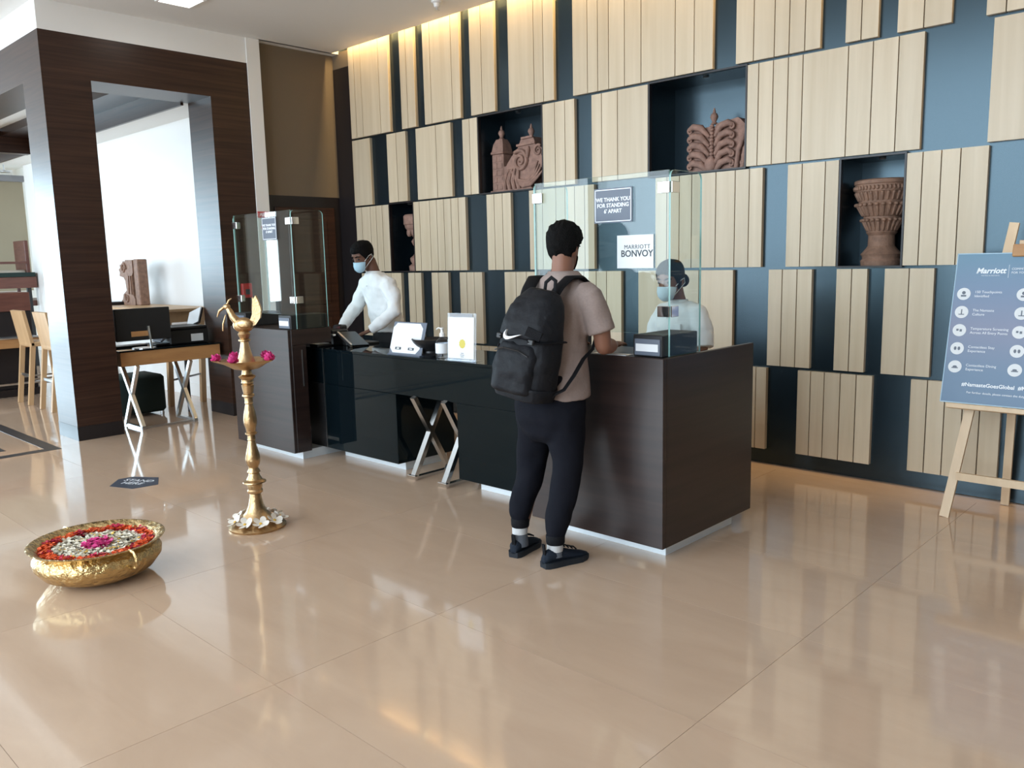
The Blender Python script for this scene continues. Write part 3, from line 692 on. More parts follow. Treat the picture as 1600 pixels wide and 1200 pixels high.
# raised wooden seating far behind
o = thing('raised_ledge', 'raised dark wooden bench deck far behind at the left edge', 'bench', (-15.3, 4.0, 0))
put('deck', MB().bbox(-16.6, -15.2, 2.6, 5.0, .98, 1.07, .006), M['redwood'], o)
put('parapet', MB().bbox(-15.2, -15.02, 2.6, 4.56, 1.28, 1.46, .006), M['redwood'], o)
put('top_rail', MB().bbox(-15.22, -15.0, 2.6, 4.54, 1.4605, 1.53, .003), M['green'], o)
for y in (2.75, 3.6, 4.42): put('post', MB().box(-15.12, -15.06, y, y + .06, 0, 1.30), M['black'], o)
def armchair(x, y, z, label):
    s = thing('wooden_armchair', label, 'chair', (x, y, z), 0, 'armchairs on the raised deck')
    for sx in (-.27, .27):
        for sy in (-.25, .25): put('leg', MB().bar((sx, sy, 0), (sx, sy, .40), .045, .045), M['redwood'], s, False)
        put('arm', MB().bar((sx, -.27, .62), (sx, .27, .62), .05, .035), M['redwood'], s, False)
        put('arm_post', MB().bar((sx, -.25, .40), (sx, -.25, .62), .04, .04), M['redwood'], s, False)
    put('seat_rail', MB().box(-.28, .28, -.27, .27, .33, .40), M['redwood'], s, False)
    put('cushion', MB().bbox(-.25, .25, -.25, .25, .4005, .50, .03), M['cream'], s, False, 50)
    put('backrest', MB().bbox(-.28, .28, .24, .30, .40, .98, .01), M['redwood'], s, False)
    return s
armchair(-15.62, 4.28, 1.0705, 'reddish wooden armchair with cream seat on the raised deck')
o = thing('roller_blind', 'beige roller blind hanging in front of the far lounge window', 'blind', (-16.6, 3.9, 3.1))
put('blind_box', MB().bbox(-16.98, -16.83, 2.2, 5.08, 3.13, 3.24, .01), M['grey'], o)
put('fabric', MB().box(-16.91, -16.89, 2.25, 5.06, 1.2, 3.13), M['blind'], o)
for y, lb in ((3.97, 'left'), (4.42, 'right')):
    o = thing('pendant_lamp', lb + ' small disc pendant hanging near the far blind', 'pendant lamp', (-15.6, y, 3.5), 0, 'disc pendants by the far blind')
    put('rod', MB().tube([(-15.6, y, 3.5), (-15.6, y, 3.17)], .008, 8), M['satin'], o)
    put('disc', MB().lathe([(.02, .02), (.09, .0), (.09, -.015), (.02, -.02)], (-15.6, y, 3.17), 18), M['satin'], o)

# ================================================================== WALL FITTINGS AT THE PORTAL
o = thing('fire_call_point', 'red fire call point on the far portal pillar behind the glass screen', 'fire alarm', (-8.02, 4.41, 1.22))
put('housing', MB().bbox(FX + .001, FX + .045, 4.355, 4.465, 1.225, 1.375, .006), M['red'], o)
put('break_glass', MB().box(FX + .0455, FX + .047, 4.385, 4.435, 1.26, 1.315), M['ink'], o)
o = thing('first_aid_sign', 'white and red AED notice on the thin white pillar', 'sign', (-8.0, 4.66, 1.85))
put('sheet', MB().box(FX + .0125, FX + .015, 4.600, 4.742, 1.86, 2.05), M['paper'], o)
put('red_header', MB().box(FX + .0125, FX + .0155, 4.600, 4.742, 2.05, 2.115), M['red'], o)
put('symbol', MB().lathe([(.04, 0), (.04, .002)], n=18).xf(Matrix.Translation((FX + .015, 4.672, 1.95)) @ Matrix.Rotation(radians(90), 4, 'Y')), M['red'], o)
text('AED', .05, M['inklight'], (FX + .0165, 4.67, 2.083), (radians(90), 0, radians(90)), 'lettering', o)

# ================================================================== FLOOR MARKER
o = thing('floor_marker', 'dark hexagonal distancing sticker on the marble floor', 'floor sticker', (-6.12, 2.37, 0))
hexa = [(-6.154, 2.2), (-6.309, 2.323), (-6.297, 2.427), (-6.12, 2.544), (-5.921, 2.453), (-5.947, 2.28)]
put('sticker', MB().prism(hexa[::-1], (0, 0, .0014), (1, 0, 0), (0, 1, 0), -.0014), M['sticker'], o)
text('STAND\nHERE', .075, M['inklight'], (-6.12, 2.375, .0019), (0, 0, radians(30)), 'lettering', o, depth=.0003)

# ================================================================== BRASS LAMP WITH FLOWERS
LX, LY = -4.46, 2.42
o = thing('brass_lamp', 'tall turned brass oil lamp topped by a bird on the marble floor', 'lamp', (LX, LY, 0))
prof = [(.165, 0), (.168, .012), (.15, .028), (.118, .045), (.09, .07), (.062, .10), (.045, .14), (.036, .185), (.032, .215),
        (.044, .222), (.046, .235), (.04, .245), (.044, .262), (.044, .275), (.048, .28), (.068, .287), (.066, .294), (.046, .305), (.034, .33), (.03, .345), (.038, .352), (.036, .36), (.029, .372), (.028, .385),
        (.036, .40), (.042, .42), (.043, .44), (.038, .47), (.028, .51), (.022, .54), (.020, .552), (.024, .556), (.022, .562), (.022, .585), (.034, .592), (.034, .60), (.026, .605),
        (.030, .63), (.037, .655), (.039, .68), (.034, .72), (.026, .755), (.021, .78), (.025, .785), (.023, .79), (.024, .82), (.036, .828), (.034, .838), (.027, .843), (.032, .87), (.036, .895), (.03, .902),
        (.036, .91), (.033, .918), (.034, .93), (.046, .942), (.05, .95), (.03, .962), (.026, .985), (.03, 1.0), (.05, 1.003)]
put('stem', MB().lathe([(a, b * .965) for a, b in prof], (LX, LY, 0), 32), M['brass'], o, sm=35)
dz = .955
dish = []
nn = 60
def dishring(rr, z, pe):
    R_ = []
    for j in range(nn):
        a = 2 * pi * j / nn; k = 1 + pe * max(0, cos(5 * (a - .35))) ** 6
        R_.append((LX + rr * k * cos(a), LY + rr * k * sin(a), dz + z))
    return R_
put('oil_dish', MB().loft([dishring(.035, 0, 0), dishring(.075, .008, 0), dishring(.12, .035, .05), dishring(.155, .055, .26), dishring(.158, .06, .27), dishring(.145, .058, .2), dishring(.10, .035, 0), dishring(.03, .022, 0)]), M['brass'], o, sm=40)
prof2 = [(.062, .02), (.058, .035), (.044, .07), (.034, .105), (.026, .14), (.022, .165), (.034, .17), (.034, .178), (.024, .182), (.03, .195), (.036, .21), (.026, .225)]
put('upper_stem', MB().lathe(prof2, (LX, LY, dz), 28), M['brass'], o, sm=35)
bz = dz + .262; T = Matrix.Translation((LX, LY, bz)) @ Matrix.Rotation(radians(222), 4, 'Z')
bm = MB()
bm.ell((0, 0, 0), .062, .04, .045, 18, 10)
bm.tube([(.03, 0, .015), (.06, 0, .05), (.075, 0, .085), (.085, 0, .10)], [.026, .02, .016, .013], 10)
bm.ell((.09, 0, .108), .022, .016, .017, 12, 8)
bm.tube([(.105, 0, .105), (.135, 0, .085), (.150, 0, .05)], [.010, .008, .003], 8)
bm.tube([(.088, 0, .12), (.075, 0, .145), (.06, 0, .155)], [.006, .006, .003], 8)
bm.tube([(.10, 0, .06), (.118, 0, .01), (.122, 0, -.03)], [.004, .006, .005], 8)
bm.lathe([(.022, -.045), (.018, -.02)], n=14)
put('bird_body', bm.xf(T), M['brass'], o, sm=50)
tm = MB()
tail = [(-.03, -.015), (-.075, .0), (-.105, .04), (-.112, .09), (-.10, .135), (-.085, .17), (-.072, .15), (-.066, .16), (-.062, .11), (-.058, .06), (-.045, .03), (-.02, .02)]
tm.prism(tail, (0, .012, 0), (1, 0, 0), (0, 0, 1), .024)
put('bird_tail', tm.xf(T), M['brass'], o)
wm_ = MB()
for s_ in (-1, 1): wm_.ell((-.015, .036 * s_, .008), .042, .008, .026, 12, 6)
put('bird_wing', wm_.xf(T), M['brass'], o, sm=50)
# blossoms
def petal_ring(n, length, width, lift, tw=0.25):
    m = MB()
    for k in range(n):
        a = 2 * pi * k / n; d = Vector((cos(a), sin(a), 0)); e = Vector((-sin(a), cos(a), 0)); up = Vector((0, 0, 1))
        rings = []
        for t, wv in ((.08, .2), (.35, .75), (.65, 1.0), (.88, .8), (1.0, .25)):
            c_ = d * length * t + up * (lift * length * t * t)
            hw_ = width * wv / 2
            top = [c_ + e * hw_ * q_ + up * (tw * hw_ * q_ + .0015) for q_ in (-1, 0, 1)]
            bot = [c_ + e * hw_ * q_ + up * (tw * hw_ * q_) for q_ in (1, 0, -1)]
            rings.append(top + bot)
        m.loft(rings)
    return m
fr_me = petal_ring(5, .036, .028, .35).mesh('petal', M['frangi']); smooth(fr_me, 60)
fc_me = MB().ell((0, 0, .003), .007, .007, .004, 8, 4).mesh('centre', M['yellow'])
nfr = 9
frlab = ['nearest to the camera', 'at the front right', 'at the right edge', 'at the rear right', 'straight behind the stem', 'at the rear left', 'farther back at the left', 'at the left edge', 'at the front left']
for k in range(nfr):
    a = radians(-61 + 360 / nfr * k)
    rr = .132
    fl_ = thing('frangipani_flower', 'white five-petalled blossom on the lamp foot, ' + frlab[k], 'flower', (LX + rr * cos(a), LY + rr * sin(a), .052), a, 'white blossoms around the lamp foot')
    fl_.rotation_euler = (random.uniform(-.12, .12), .52 + random.uniform(-.1, .1), a); fl_.scale = (1.35,) * 3
    for nm, me_ in (('petals', fr_me), ('centre', fc_me)):
        p_ = bpy.data.objects.new(nm, me_); COL.objects.link(p_); p_.parent = fl_
pk = MB(); random.seed(3)
for k in range(3):
    pk.xf(Matrix.Identity(4)); sub = petal_ring(5, .034 - .006 * k, .034 - .004 * k, .55 + .5 * k).xf(Matrix.Translation((0, 0, .004 * k)) @ Matrix.Rotation(k * .6, 4, 'Z')); pk.add(sub.v, sub.f)
pk_me = pk.mesh('pink_blossom', M['pink']); smooth(pk_me, 60)
spots = [(-.155, -.06, 'leftmost pink blossom'), (-.115, .055, 'pink blossom left of the stem'), (-.0, -.13, 'pink blossom at the front'), (.125, .055, 'pink blossom at the right'), (.155, -.005, 'rightmost pink blossom'), (.05, .13, 'pink blossom behind the stem')]
for dx, dy, lb in spots:
    # spots are given along (camera right, camera depth)
    px_, py_ = dx * .876 - dy * .482, dx * .482 + dy * .876
    b_ = bpy.data.objects.new('pink_blossom', pk_me); COL.objects.link(b_); b_.location = (LX + px_, LY + py_, dz + .055)
    b_.rotation_euler = (random.uniform(-.3, .3), random.uniform(-.3, .3), random.uniform(0, 6)); b_.scale = (.98,) * 3
    tag(b_, lb + ' in the oil dish of the brass lamp', 'flower', 'pink blossoms in the lamp dish')

# ================================================================== BRASS URLI BOWL
UX, UY = -4.365, 1.475
o = thing('brass_bowl', 'wide hammered brass bowl with ear handles on the floor, filled with petals', 'bowl', (UX, UY, 0))
bp = [(.10, 0), (.19, .012), (.26, .045), (.298, .095), (.302, .125), (.288, .152), (.272, .165), (.285, .178), (.318, .192), (.322, .198), (.314, .200), (.272, .178), (.26, .165), (.285, .125), (.27, .08), (.20, .035), (.05, .02)]
put('bowl', MB().lathe(bp, (UX, UY, 0), 64), M['brassbowl'], o, sm=45)
for a in (radians(7), radians(187)):
    d = Vector((cos(a), sin(a), 0)); c_ = Vector((UX, UY, 0)); e = Vector((-sin(a), cos(a), 0))
    hm = MB().tube([c_ + d * q + Vector((0, 0, z)) for q, z in ((.312, .193), (.345, .19), (.366, .168), (.366, .138), (.345, .112), (.300, .105))], [.010, .011, .011, .011, .010, .010], 10, .55, up=tuple(e))
    put('handle', hm, M['brassbowl'], o, sm=50)
def petals(name, lab, m, n, rfun, size, z, dom):
    pm_ = MB()
    for k in range(n):
        rr, a = rfun(); s_ = size * random.uniform(.7, 1.2)
        rot = Matrix.Rotation(random.uniform(0, 6.3), 3, 'Z') @ Matrix.Rotation(random.uniform(-.7, .7), 3, 'X')
        c_ = Vector((UX + rr * cos(a), UY + rr * sin(a), z + random.uniform(0, dom)))
        b_ = [Vector((-.5, 0, 0)), Vector((0, -.33, .1)), Vector((.5, 0, .02)), Vector((0, .33, .1)), Vector((0, 0, -.12))]
        vs = [c_ + rot @ (p * s_) for p in b_]
        pm_.add(vs, [(0, 1, 2), (0, 2, 3), (1, 0, 4), (2, 1, 4), (3, 2, 4), (0, 3, 4)])
    q_ = put(name, pm_, m); q_['kind'] = 'stuff'; return tag(q_, lab, 'petals')
uni = random.uniform
wt = tag(put('water', MB().lathe([(.262, 0), (.262, .012)], (UX, UY, .142), 48), M['leaf']), 'dark water under the petals in the brass bowl', 'water')
petals('marigold_petals', 'ring of orange marigold petals along the rim of the brass bowl', M['orange'], 900, lambda: (uni(.212, .262), uni(0, 6.283)), .03, .162, .022)
petals('rose_petals', 'clumps of crimson petals in the orange ring of the brass bowl', M['crimson'], 260, lambda: (uni(.215, .264), (int(uni(0, 9)) + .5) * .698 + random.gauss(0, .07)), .03, .166, .022)
petals('jasmine_petals', 'field of white and cream petals in the middle of the brass bowl', M['jasmine'], 900, lambda: (.222 * math.sqrt(uni(.08, 1)), uni(0, 6.283)), .028, .160, .014)
petals('stray_petals', 'yellow petals scattered among the white ones in the brass bowl', M['yellow'], 60, lambda: (.2 * math.sqrt(uni(.1, 1)), uni(0, 6.283)), .022, .166, .01)
petals('pink_petals', 'heap of magenta petals at the centre of the brass bowl', M['pink'], 170, lambda: (.072 * math.sqrt(uni(0, 1)), uni(0, 6.283)), .034, .164, .025)

# ================================================================== EASEL AND POSTER
PXc = -1.18; tl = math.atan2(.20, .88)
E_ = Matrix.Translation((PXc, 5.22, .673)) @ Matrix.Rotation(-tl, 4, 'X')       # poster plane: x right, z up, -y to the viewer
o = thing('easel', 'pale wooden easel with crossbar standing before the plank wall', 'easel', (PXc, 5.35, 0))
for sx, xb, xt in ((-1, -.245, -.055), (1, .245, .055)):
    put('front_leg', MB().bar((PXc + xb, 5.158, 0), (PXc + xt, 5.50, 1.70), .05, .022, (1, 0, 0)), M['palewood'], o)
put('rear_leg', MB().bar((PXc - .04, 5.64, 0), (PXc, 5.50, 1.60), .045, .022), M['palewood'], o)
put('crossbar', MB().bar((PXc - .205, 5.200, .245), (PXc + .205, 5.200, .245), .045, .02, (0, 0, 1)), M['palewood'], o)
put('ledge', MB().bbox(-.275, .275, -.045, .03, -.032, -.004, .003).xf(E_), M['palewood'], o)
put('top_clip', MB().bbox(-.035, .035, -.02, .045, .855, .925, .004).xf(E_), M['oak'], o)
po = thing('poster', 'blue poster with white round icons and lettering on the wooden easel', 'poster', (PXc, 5.22, .673))
m, n, l, b = new_mat('poster_print')
tc = n.new('ShaderNodeTexCoord'); sp = n.new('ShaderNodeSeparateXYZ'); l.new(tc.outputs['Generated'], sp.inputs[0])
cr = n.new('ShaderNodeValToRGB'); e = cr.color_ramp.elements
e[0].position = 0; e[0].color = (.055, .125, .22, 1); e[1].position = 1; e[1].color = (.12, .24, .34, 1)
for p_, c_ in ((.22, (.08, .15, .25, 1)), (.5, (.17, .19, .29, 1)), (.75, (.14, .21, .33, 1))):
    k = e.new(p_); k.color = c_
l.new(sp.outputs['Z'], cr.inputs[0]); l.new(cr.outputs[0], b.inputs['Base Color']); b.inputs['Roughness'].default_value = .32
put('board', MB().box(-.32, .32, -.004, .0, 0, .88).xf(E_), m, po)
f_ = MB()
for a, bq, c_, d in ((-.32, .32, 0, .006), (-.32, .32, .874, .88), (-.32, -.315, 0, .88), (.315, .32, 0, .88)): f_.box(a, bq, -.0052, -.004, c_, d)
put('border', f_.xf(E_), mat('pale_blue_edge', (.35, .50, .62), .4), po)
rotE = E_.to_3x3() @ Matrix.Rotation(radians(90), 3, 'X')
def ptext(body, size, x, z, align='LEFT', **k):
    return text(body, size, M['inklight'], E_ @ Vector((x, -.0048, z)), rotE, 'lettering', po, align, .0003, **k)
ptext('Marriott', .044, -.135, .775, 'CENTER', shear=.25, bold=.0012)
ptext('HOTELS & RESORTS', .009, -.135, .748, 'CENTER', space=1.2)
ptext('COMMITMENT TO CLEAN\nFOR YOU', .017, -.03, .775, 'LEFT', line=1.25)
put('divider', MB().box(-.045, -.0435, -.0052, -.004, .735, .81).xf(E_), M['inklight'], po)
items = ['150 Touchpoints\nIdentified', 'The Namaste\nCulture', 'Temperature Screening\nAcross All Entry Points', 'Contactless Stay\nExperience', 'Contactless Dining\nExperience']
for k, t_ in enumerate(items):
    z = .640 - k * .107
    for xx in (-.262, .045):
        put('icon', MB().lathe([(.036, 0), (.036, .0012)], n=28).xf(E_ @ Matrix.Translation((xx, -.0052, z)) @ Matrix.Rotation(radians(90), 4, 'X').inverted()), M['paper'], po)
        g_ = MB()
        if k == 0: g_.ell((xx, -.0062, z + .007), .010, .0008, .010, 12, 6).box(xx - .014, xx + .014, -.0066, -.0058, z - .016, z - .006)
        elif k == 1: g_.box(xx - .003, xx + .003, -.0066, -.0058, z - .014, z + .016).box(xx - .015, xx + .015, -.0066, -.0058, z - .016, z - .011)
        elif k == 2: g_.box(xx - .016, xx - .004, -.0066, -.0058, z - .004, z + .008).box(xx + .002, xx + .014, -.0066, -.0058, z - .008, z + .006)
        elif k == 3: g_.ell((xx - .01, -.0062, z), .007, .0008, .011, 10, 6).ell((xx + .01, -.0062, z), .007, .0008, .011, 10, 6)
        else: g_.box(xx - .017, xx + .017, -.0066, -.0058, z - .010, z - .004).ell((xx, -.0062, z), .012, .0008, .006, 10, 6)
        put('icon_mark', g_.xf(E_), M['sign'], po)
    ptext(t_, .0205, -.205, z, 'LEFT', line=1.15)
ptext('#NamasteGoesGlobal  #MarriottIndia', .030, -.215, .112, 'LEFT', bold=.0006)
ptext('For further details, please contact the duty manager', .017, -.185, .067, 'LEFT')

# ================================================================== CARVINGS IN THE NICHES
def finial(m, c, h):
    m.lathe([(h * .18, 0), (h * .22, h * .06), (h * .12, h * .14), (h * .2, h * .3), (h * .26, h * .45), (h * .2, h * .62), (h * .09, h * .72), (h * .1, h * .78), (h * .03, h)], c, 14)
o = thing('carved_bracket', 'pinkish carved scroll bracket with two finials in the upper left niche', 'carving', (-5.35, 5.85, 2.187))
Z0 = 2.187
yf = 5.80
pm_ = MB(); pm_.bbox(-5.735, -5.585, yf, 5.93, Z0, Z0 + .36, .008)
pm_.bbox(-5.742, -5.578, yf - .012, 5.94, Z0 + .36, Z0 + .385, .006)
pm_.loft([[(-5.735, yf, Z0 + .385), (-5.585, yf, Z0 + .385), (-5.585, 5.93, Z0 + .385), (-5.735, 5.93, Z0 + .385)], [(-5.725, yf + .015, Z0 + .455), (-5.60, yf + .015, Z0 + .455), (-5.60, 5.92, Z0 + .455), (-5.725, 5.92, Z0 + .455)], [(-5.70, yf + .03, Z0 + .50), (-5.62, yf + .03, Z0 + .50), (-5.62, 5.9, Z0 + .50), (-5.70, 5.9, Z0 + .50)]])
put('post', pm_, M['stone'], o)
for c_ in ((-5.66, 5.865, Z0 + .50), (-5.28, 5.865, Z0 + .475)):
    m = MB(); finial(m, c_, .125); put('finial', m, M['stone'], o, sm=50)
wing = [(0, 0), (.34, 0), (.36, .06), (.42, .11), (.48, .18), (.50, .26), (.48, .31), (.50, .35), (.46, .395), (.41, .37), (.41, .42), (.38, .475), (.24, .475), (.19, .39), (.15, .36), (.06, .27), (.04, .24), (.0, .24)]
put('wing', MB().prism(wing, (-5.595, 5.93, Z0), (1, 0, 0), (0, 0, 1), .12), M['stone'], o)
m = MB()
scroll(m, (-5.275, Z0 + .27), .10, .015, 1.8, yf - .0, .020, 2.2, -1)
scroll(m, (-5.05, Z0 + .345), .05, .010, 1.3, yf - .0, .014, 1.0)
for k in range(4):
    pts = [(-5.47 + .06 * k, yf + .002, Z0 + .02), (-5.475 + .055 * k, yf - .004, Z0 + .10), (-5.45 + .05 * k, yf, Z0 + .17 + .005 * k), (-5.42 + .04 * k, yf + .004, Z0 + .205)]
    m.tube(pts, [.022, .024, .018, .008], 7)
for k in range(4):
    m.tube([(-5.40 + .03 * k, yf, Z0 + .20 - .04 * k), (-5.30 + .02 * k, yf - .004, Z0 + .10 - .02 * k), (-5.20 + .02 * k, yf, Z0 + .085 - .012 * k), (-5.10 + .01 * k, yf, Z0 + .16 - .02 * k), (-5.06 + .02 * k, yf, Z0 + .25 - .03 * k)], [.012, .015, .015, .013, .007], 7)
m.tube([(-5.18, yf, Z0 + .30), (-5.17, yf - .004, Z0 + .36), (-5.165, yf, Z0 + .39)], [.014, .022, .006], 7)
m.bar((-5.31, yf, Z0 + .41), (-5.08, yf, Z0 + .42), .02, .02, (0, 0, 1)).bar((-5.25, yf, Z0 + .47), (-5.11, yf, Z0 + .475), .018, .02, (0, 0, 1))
put('scrollwork', m.xf(Matrix.Translation((-.095, 0, 0))), M['stone'], o, sm=50)
m = MB()
for k in range(5):
    m.bbox(-5.724, -5.666, yf - .006, yf + .002, Z0 + .03 + .065 * k, Z0 + .08 + .065 * k, .003)
    m.bbox(-5.655, -5.597, yf - .006, yf + .002, Z0 + .03 + .065 * k, Z0 + .08 + .065 * k, .003)
put('post_relief', m, M['stone'], o)
put('base_slab', MB().bbox(-5.75, -5.21, yf - .015, 5.945, Z0 + .001, Z0 + .022, .004), M['stone'], o)

o = thing('leaf_carving', 'pinkish carved leaf panel with finial in the upper middle niche', 'carving', (-3.3, 5.85, 2.187))
yf = 5.83
ol = [(0, 0), (.62, 0), (.62, .45), (.55, .40), (.48, .33), (.44, .37), (.42, .385), (.24, .36), (.22, .33), (.20, .345), (.06, .335), (0, .31)]
put('backing', MB().prism(ol, (-3.60, 5.95, Z0), (1, 0, 0), (0, 0, 1), .105), M['stone'], o)
m = MB()
for k in range(10): m.ell((-3.39, yf, Z0 + .11 + .026 * k), .018, .016, .014, 10, 6)
put('bead_stem', m, M['stone'], o, sm=50)
m = MB(); finial(m, (-3.388, yf + .03, Z0 + .36), .12); put('finial', m, M['stone'], o, sm=50)
m = MB()
for k in range(5):
    z = Z0 + .02 + .068 * k
    for s_, xe in ((-1, -3.585), (1, -3.205)):
        xm = -3.39 + s_ * .03
        m.tube([(xm, yf + .004, z - .02), (xm + (xe - xm) * .35, yf - .012, z + .045), (xm + (xe - xm) * .75, yf - .016, z + .06), (xe - s_ * .01, yf - .008, z + .045)], [.016, .028, .026, .020], 8, 1.0)
        scroll(m, (xe - s_ * .012, z + .03), .024, .006, .9, yf - .01, .012, pi / 2, -s_, 12)
m.ell((-3.40, yf - .002, Z0 + .06), .05, .028, .055, 14, 8)
put('leaf', m, M['stone'], o, sm=50)
m = MB()
for k in range(3):
    m.tube([(-3.18 + .05 * k, yf, Z0 + .01), (-3.16 + .055 * k, yf - .008, Z0 + .14), (-3.11 + .06 * k, yf - .008, Z0 + .27), (-3.02 + .04 * k, yf, Z0 + .38 - .02 * k)], [.02, .018, .018, .014], 8)
for k in range(6):
    m.ell((-3.13 + .012 * k, yf - .008, Z0 + .05 + .05 * k), .02, .014, .02, 8, 5)
    m.ell((-3.055 + .006 * k, yf - .01, Z0 + .04 + .05 * k), .028, .016, .022, 8, 5)
put('scroll_border', m, M['stone'], o, sm=50)

o = thing('carved_column_fragment', 'pinkish carved capital half hidden behind planks in the left dark niche', 'carving', (-6.98, 5.86, 1.462))
Z1 = 1.462
prof = [(.13, 0), (.135, .05), (.10, .075), (.115, .10), (.12, .135), (.085, .16), (.06, .20), (.058, .24), (.085, .275), (.10, .31), (.075, .345), (.085, .37), (.115, .40), (.15, .44), (.16, .455), (.165, .48), (.175, .49), (.175, .575), (.16, .59)]
put('shaft', MB().lathe(prof, (-6.905, 5.87, Z1), 28), M['stone'], o, sm=30)
m = MB()
for k in range(14):
    a = 2 * pi * k / 14
    m.ell((-6.905 + .125 * cos(a), 5.87 + .125 * sin(a), Z1 + .405), .022, .022, .045, 8, 5)
put('leaf_ring', m, M['stone'], o, sm=50)

o = thing('carved_pot', 'brown carved stone pot with fluted tiers in the right niche', 'carving', (-2.12, 5.87, 1.462))
cx_, cy_ = -2.11, 5.875
prof = [(.125, 0), (.13, .03), (.118, .045), (.12, .06), (.13, .075), (.10, .11), (.086, .13), (.084, .20), (.095, .215), (.10, .22), (.092, .23), (.112, .285), (.128, .30), (.12, .308), (.118, .325), (.125, .33), (.15, .385), (.165, .405), (.155, .415), (.15, .43), (.158, .455), (.172, .485), (.178, .49), (.178, .535), (.185, .54), (.185, .56), (.178, .565), (.16, .57), (.15, .50), (.05, .47)]
put('body', MB().lathe(prof, (cx_, cy_, Z1), 40), M['stone2'], o, sm=30)
m = MB()
for tier, (zb, zt, rb, rt, n_) in enumerate(((.235, .298, .094, .122, 22), (.335, .40, .126, .160, 26), (.435, .48, .152, .172, 30))):
    for k in range(n_):
        a = 2 * pi * k / n_; ca, sa = cos(a), sin(a)
        m.tube([(cx_ + rb * ca, cy_ + rb * sa, Z1 + zb), (cx_ + rt * ca, cy_ + rt * sa, Z1 + zt)], [.008, .011], 6)
        if tier < 2: m.ell((cx_ + (rt + .008) * ca, cy_ + (rt + .008) * sa, Z1 + zt + .004), .015, .015, .012, 8, 5)
put('fluting', m, M['stone2'], o, sm=50)
m = MB()
for k in range(44):
    a = 2 * pi * k / 44
    m.ell((cx_ + .181 * cos(a), cy_ + .181 * sin(a), Z1 + .512), .011, .011, .016, 6, 4)
put('rim_beads', m, M['stone2'], o, sm=50)
# ================================================================== PEOPLE
def ring(x, y, z, rx, ry, n=28, ex=2.0, tilt=0.0):
    out = []
    for j in range(n):
        a = 2 * pi * j / n; c, s_ = cos(a), sin(a)
        k = (abs(c) ** ex + abs(s_) ** ex) ** (-1 / ex)
        out.append((x + rx * c * k, y + ry * s_ * k, z + tilt * ry * s_ * k))
    return out
def torso(m, rows, ex=2.3): return m.loft([ring(*r_, ex=ex) if len(r_) == 5 else ring(*r_[:5], ex=ex, tilt=r_[5]) for r_ in rows])
HR = [(-.005, .022, .080, .035), (.012, .040, .093, .012), (.035, .052, .097, -.02), (.06, .060, .097, -.05), (.085, .0655, .096, -.074), (.11, .069, .0955, -.088),
      (.135, .072, .097, -.097), (.16, .0735, .096, -.099), (.185, .070, .088, -.094), (.207, .060, .070, -.078), (.223, .043, .045, -.054), (.233, .018, .015, -.022)]
def hsurf(z, th):
    # head surface in head space (chin at 0, face to +Y); th = 0 at the face, +-pi at the back
    z = max(HR[0][0], min(HR[-1][0], z))
    for a, b in zip(HR, HR[1:]):
        if z <= b[0]: break
    t = (z - a[0]) / (b[0] - a[0]); w_, f_, k_ = [a[i] + (b[i] - a[i]) * t for i in (1, 2, 3)]
    cy, ry = (f_ + k_) / 2, (f_ - k_) / 2
    s_, c = sin(th), cos(th); k = (abs(s_) ** 2.2 + abs(c) ** 2.2) ** (-1 / 2.2)
    return Vector((w_ * s_ * k, cy + ry * c * k, z))
def hframe(o, yaw, pitch, roll=0, sc=1.0):
    return Matrix.Translation(o) @ Matrix.Rotation(radians(yaw), 4, 'Z') @ Matrix.Rotation(radians(-pitch), 4, 'X') @ Matrix.Rotation(radians(roll), 4, 'Y') @ Matrix.Scale(sc, 4)
def head(m, F, nose=True):
    h = MB(); n = 28
    h.loft([[hsurf(r_[0], 2 * pi * j / n) for j in range(n)] for r_ in HR])
    h.ell((0, .093, .088), .013, .022, .012, 10, 6)                       # nose tip
    h.tube([(0, .094, .125), (0, .101, .092)], [.008, .012], 8)           # bridge
    h.ell((0, .090, .048), .022, .010, .006, 10, 6).ell((0, .089, .038), .020, .010, .006, 10, 6)   # lips
    h.ell((0, .083, .008), .02, .014, .014, 10, 6)
    for s_ in (-1, 1):
        h.ell((.036 * s_, .083, .140), .020, .010, .006, 10, 6)           # brow
        h.ell((.072 * s_, -.008, .098), .008, .020, .032, 10, 8, Matrix.Rotation(radians(-12), 3, 'X'))
        h.ell((.076 * s_, -.016, .104), .008, .012, .022, 10, 8)
    h.xf(F); m.add(h.v, h.f)
def eyes(F, root, skin):
    for s_ in (-1, 1):
        put('eye', MB().ell((.033 * s_, .089, .118), .012, .0075, .0065, 12, 8).xf(F), M['eye'], root, False, 60)
        put('eyebrow', MB().tube([(.015 * s_, .098, .139), (.035 * s_, .0965, .146), (.054 * s_, .083, .140)], [.004, .0045, .003], 7).xf(F), M['hair'], root, False, 60)
def hair(F, root, low, thick=.014, n=44, rough=.004, name='hair', rows=14, nz=45):
    # cap over the skull whose lower edge follows low(theta)
    m = MB(); out, inn = [], []
    for i in range(rows + 1):
        t = i / rows; O, I = [], []
        for j in range(n):
            th = -pi + 2 * pi * j / n; z0 = low(th); z = z0 + (.233 - z0) * t
            p = hsurf(z, th); c = Vector((0, -.005, .11)); d = (p - c).normalized()
            th_ = thick * (.55 + .45 * min(1, t * 5)); q = p + d * th_
            q += d * rough * noise.noise(q * nz)
            O.append(q); I.append(p - d * .006)
        out.append(O); inn.append(I)
    m.loft(inn[::-1] + out)
    return put(name, m.xf(F), M['hair'], root, False, 60)
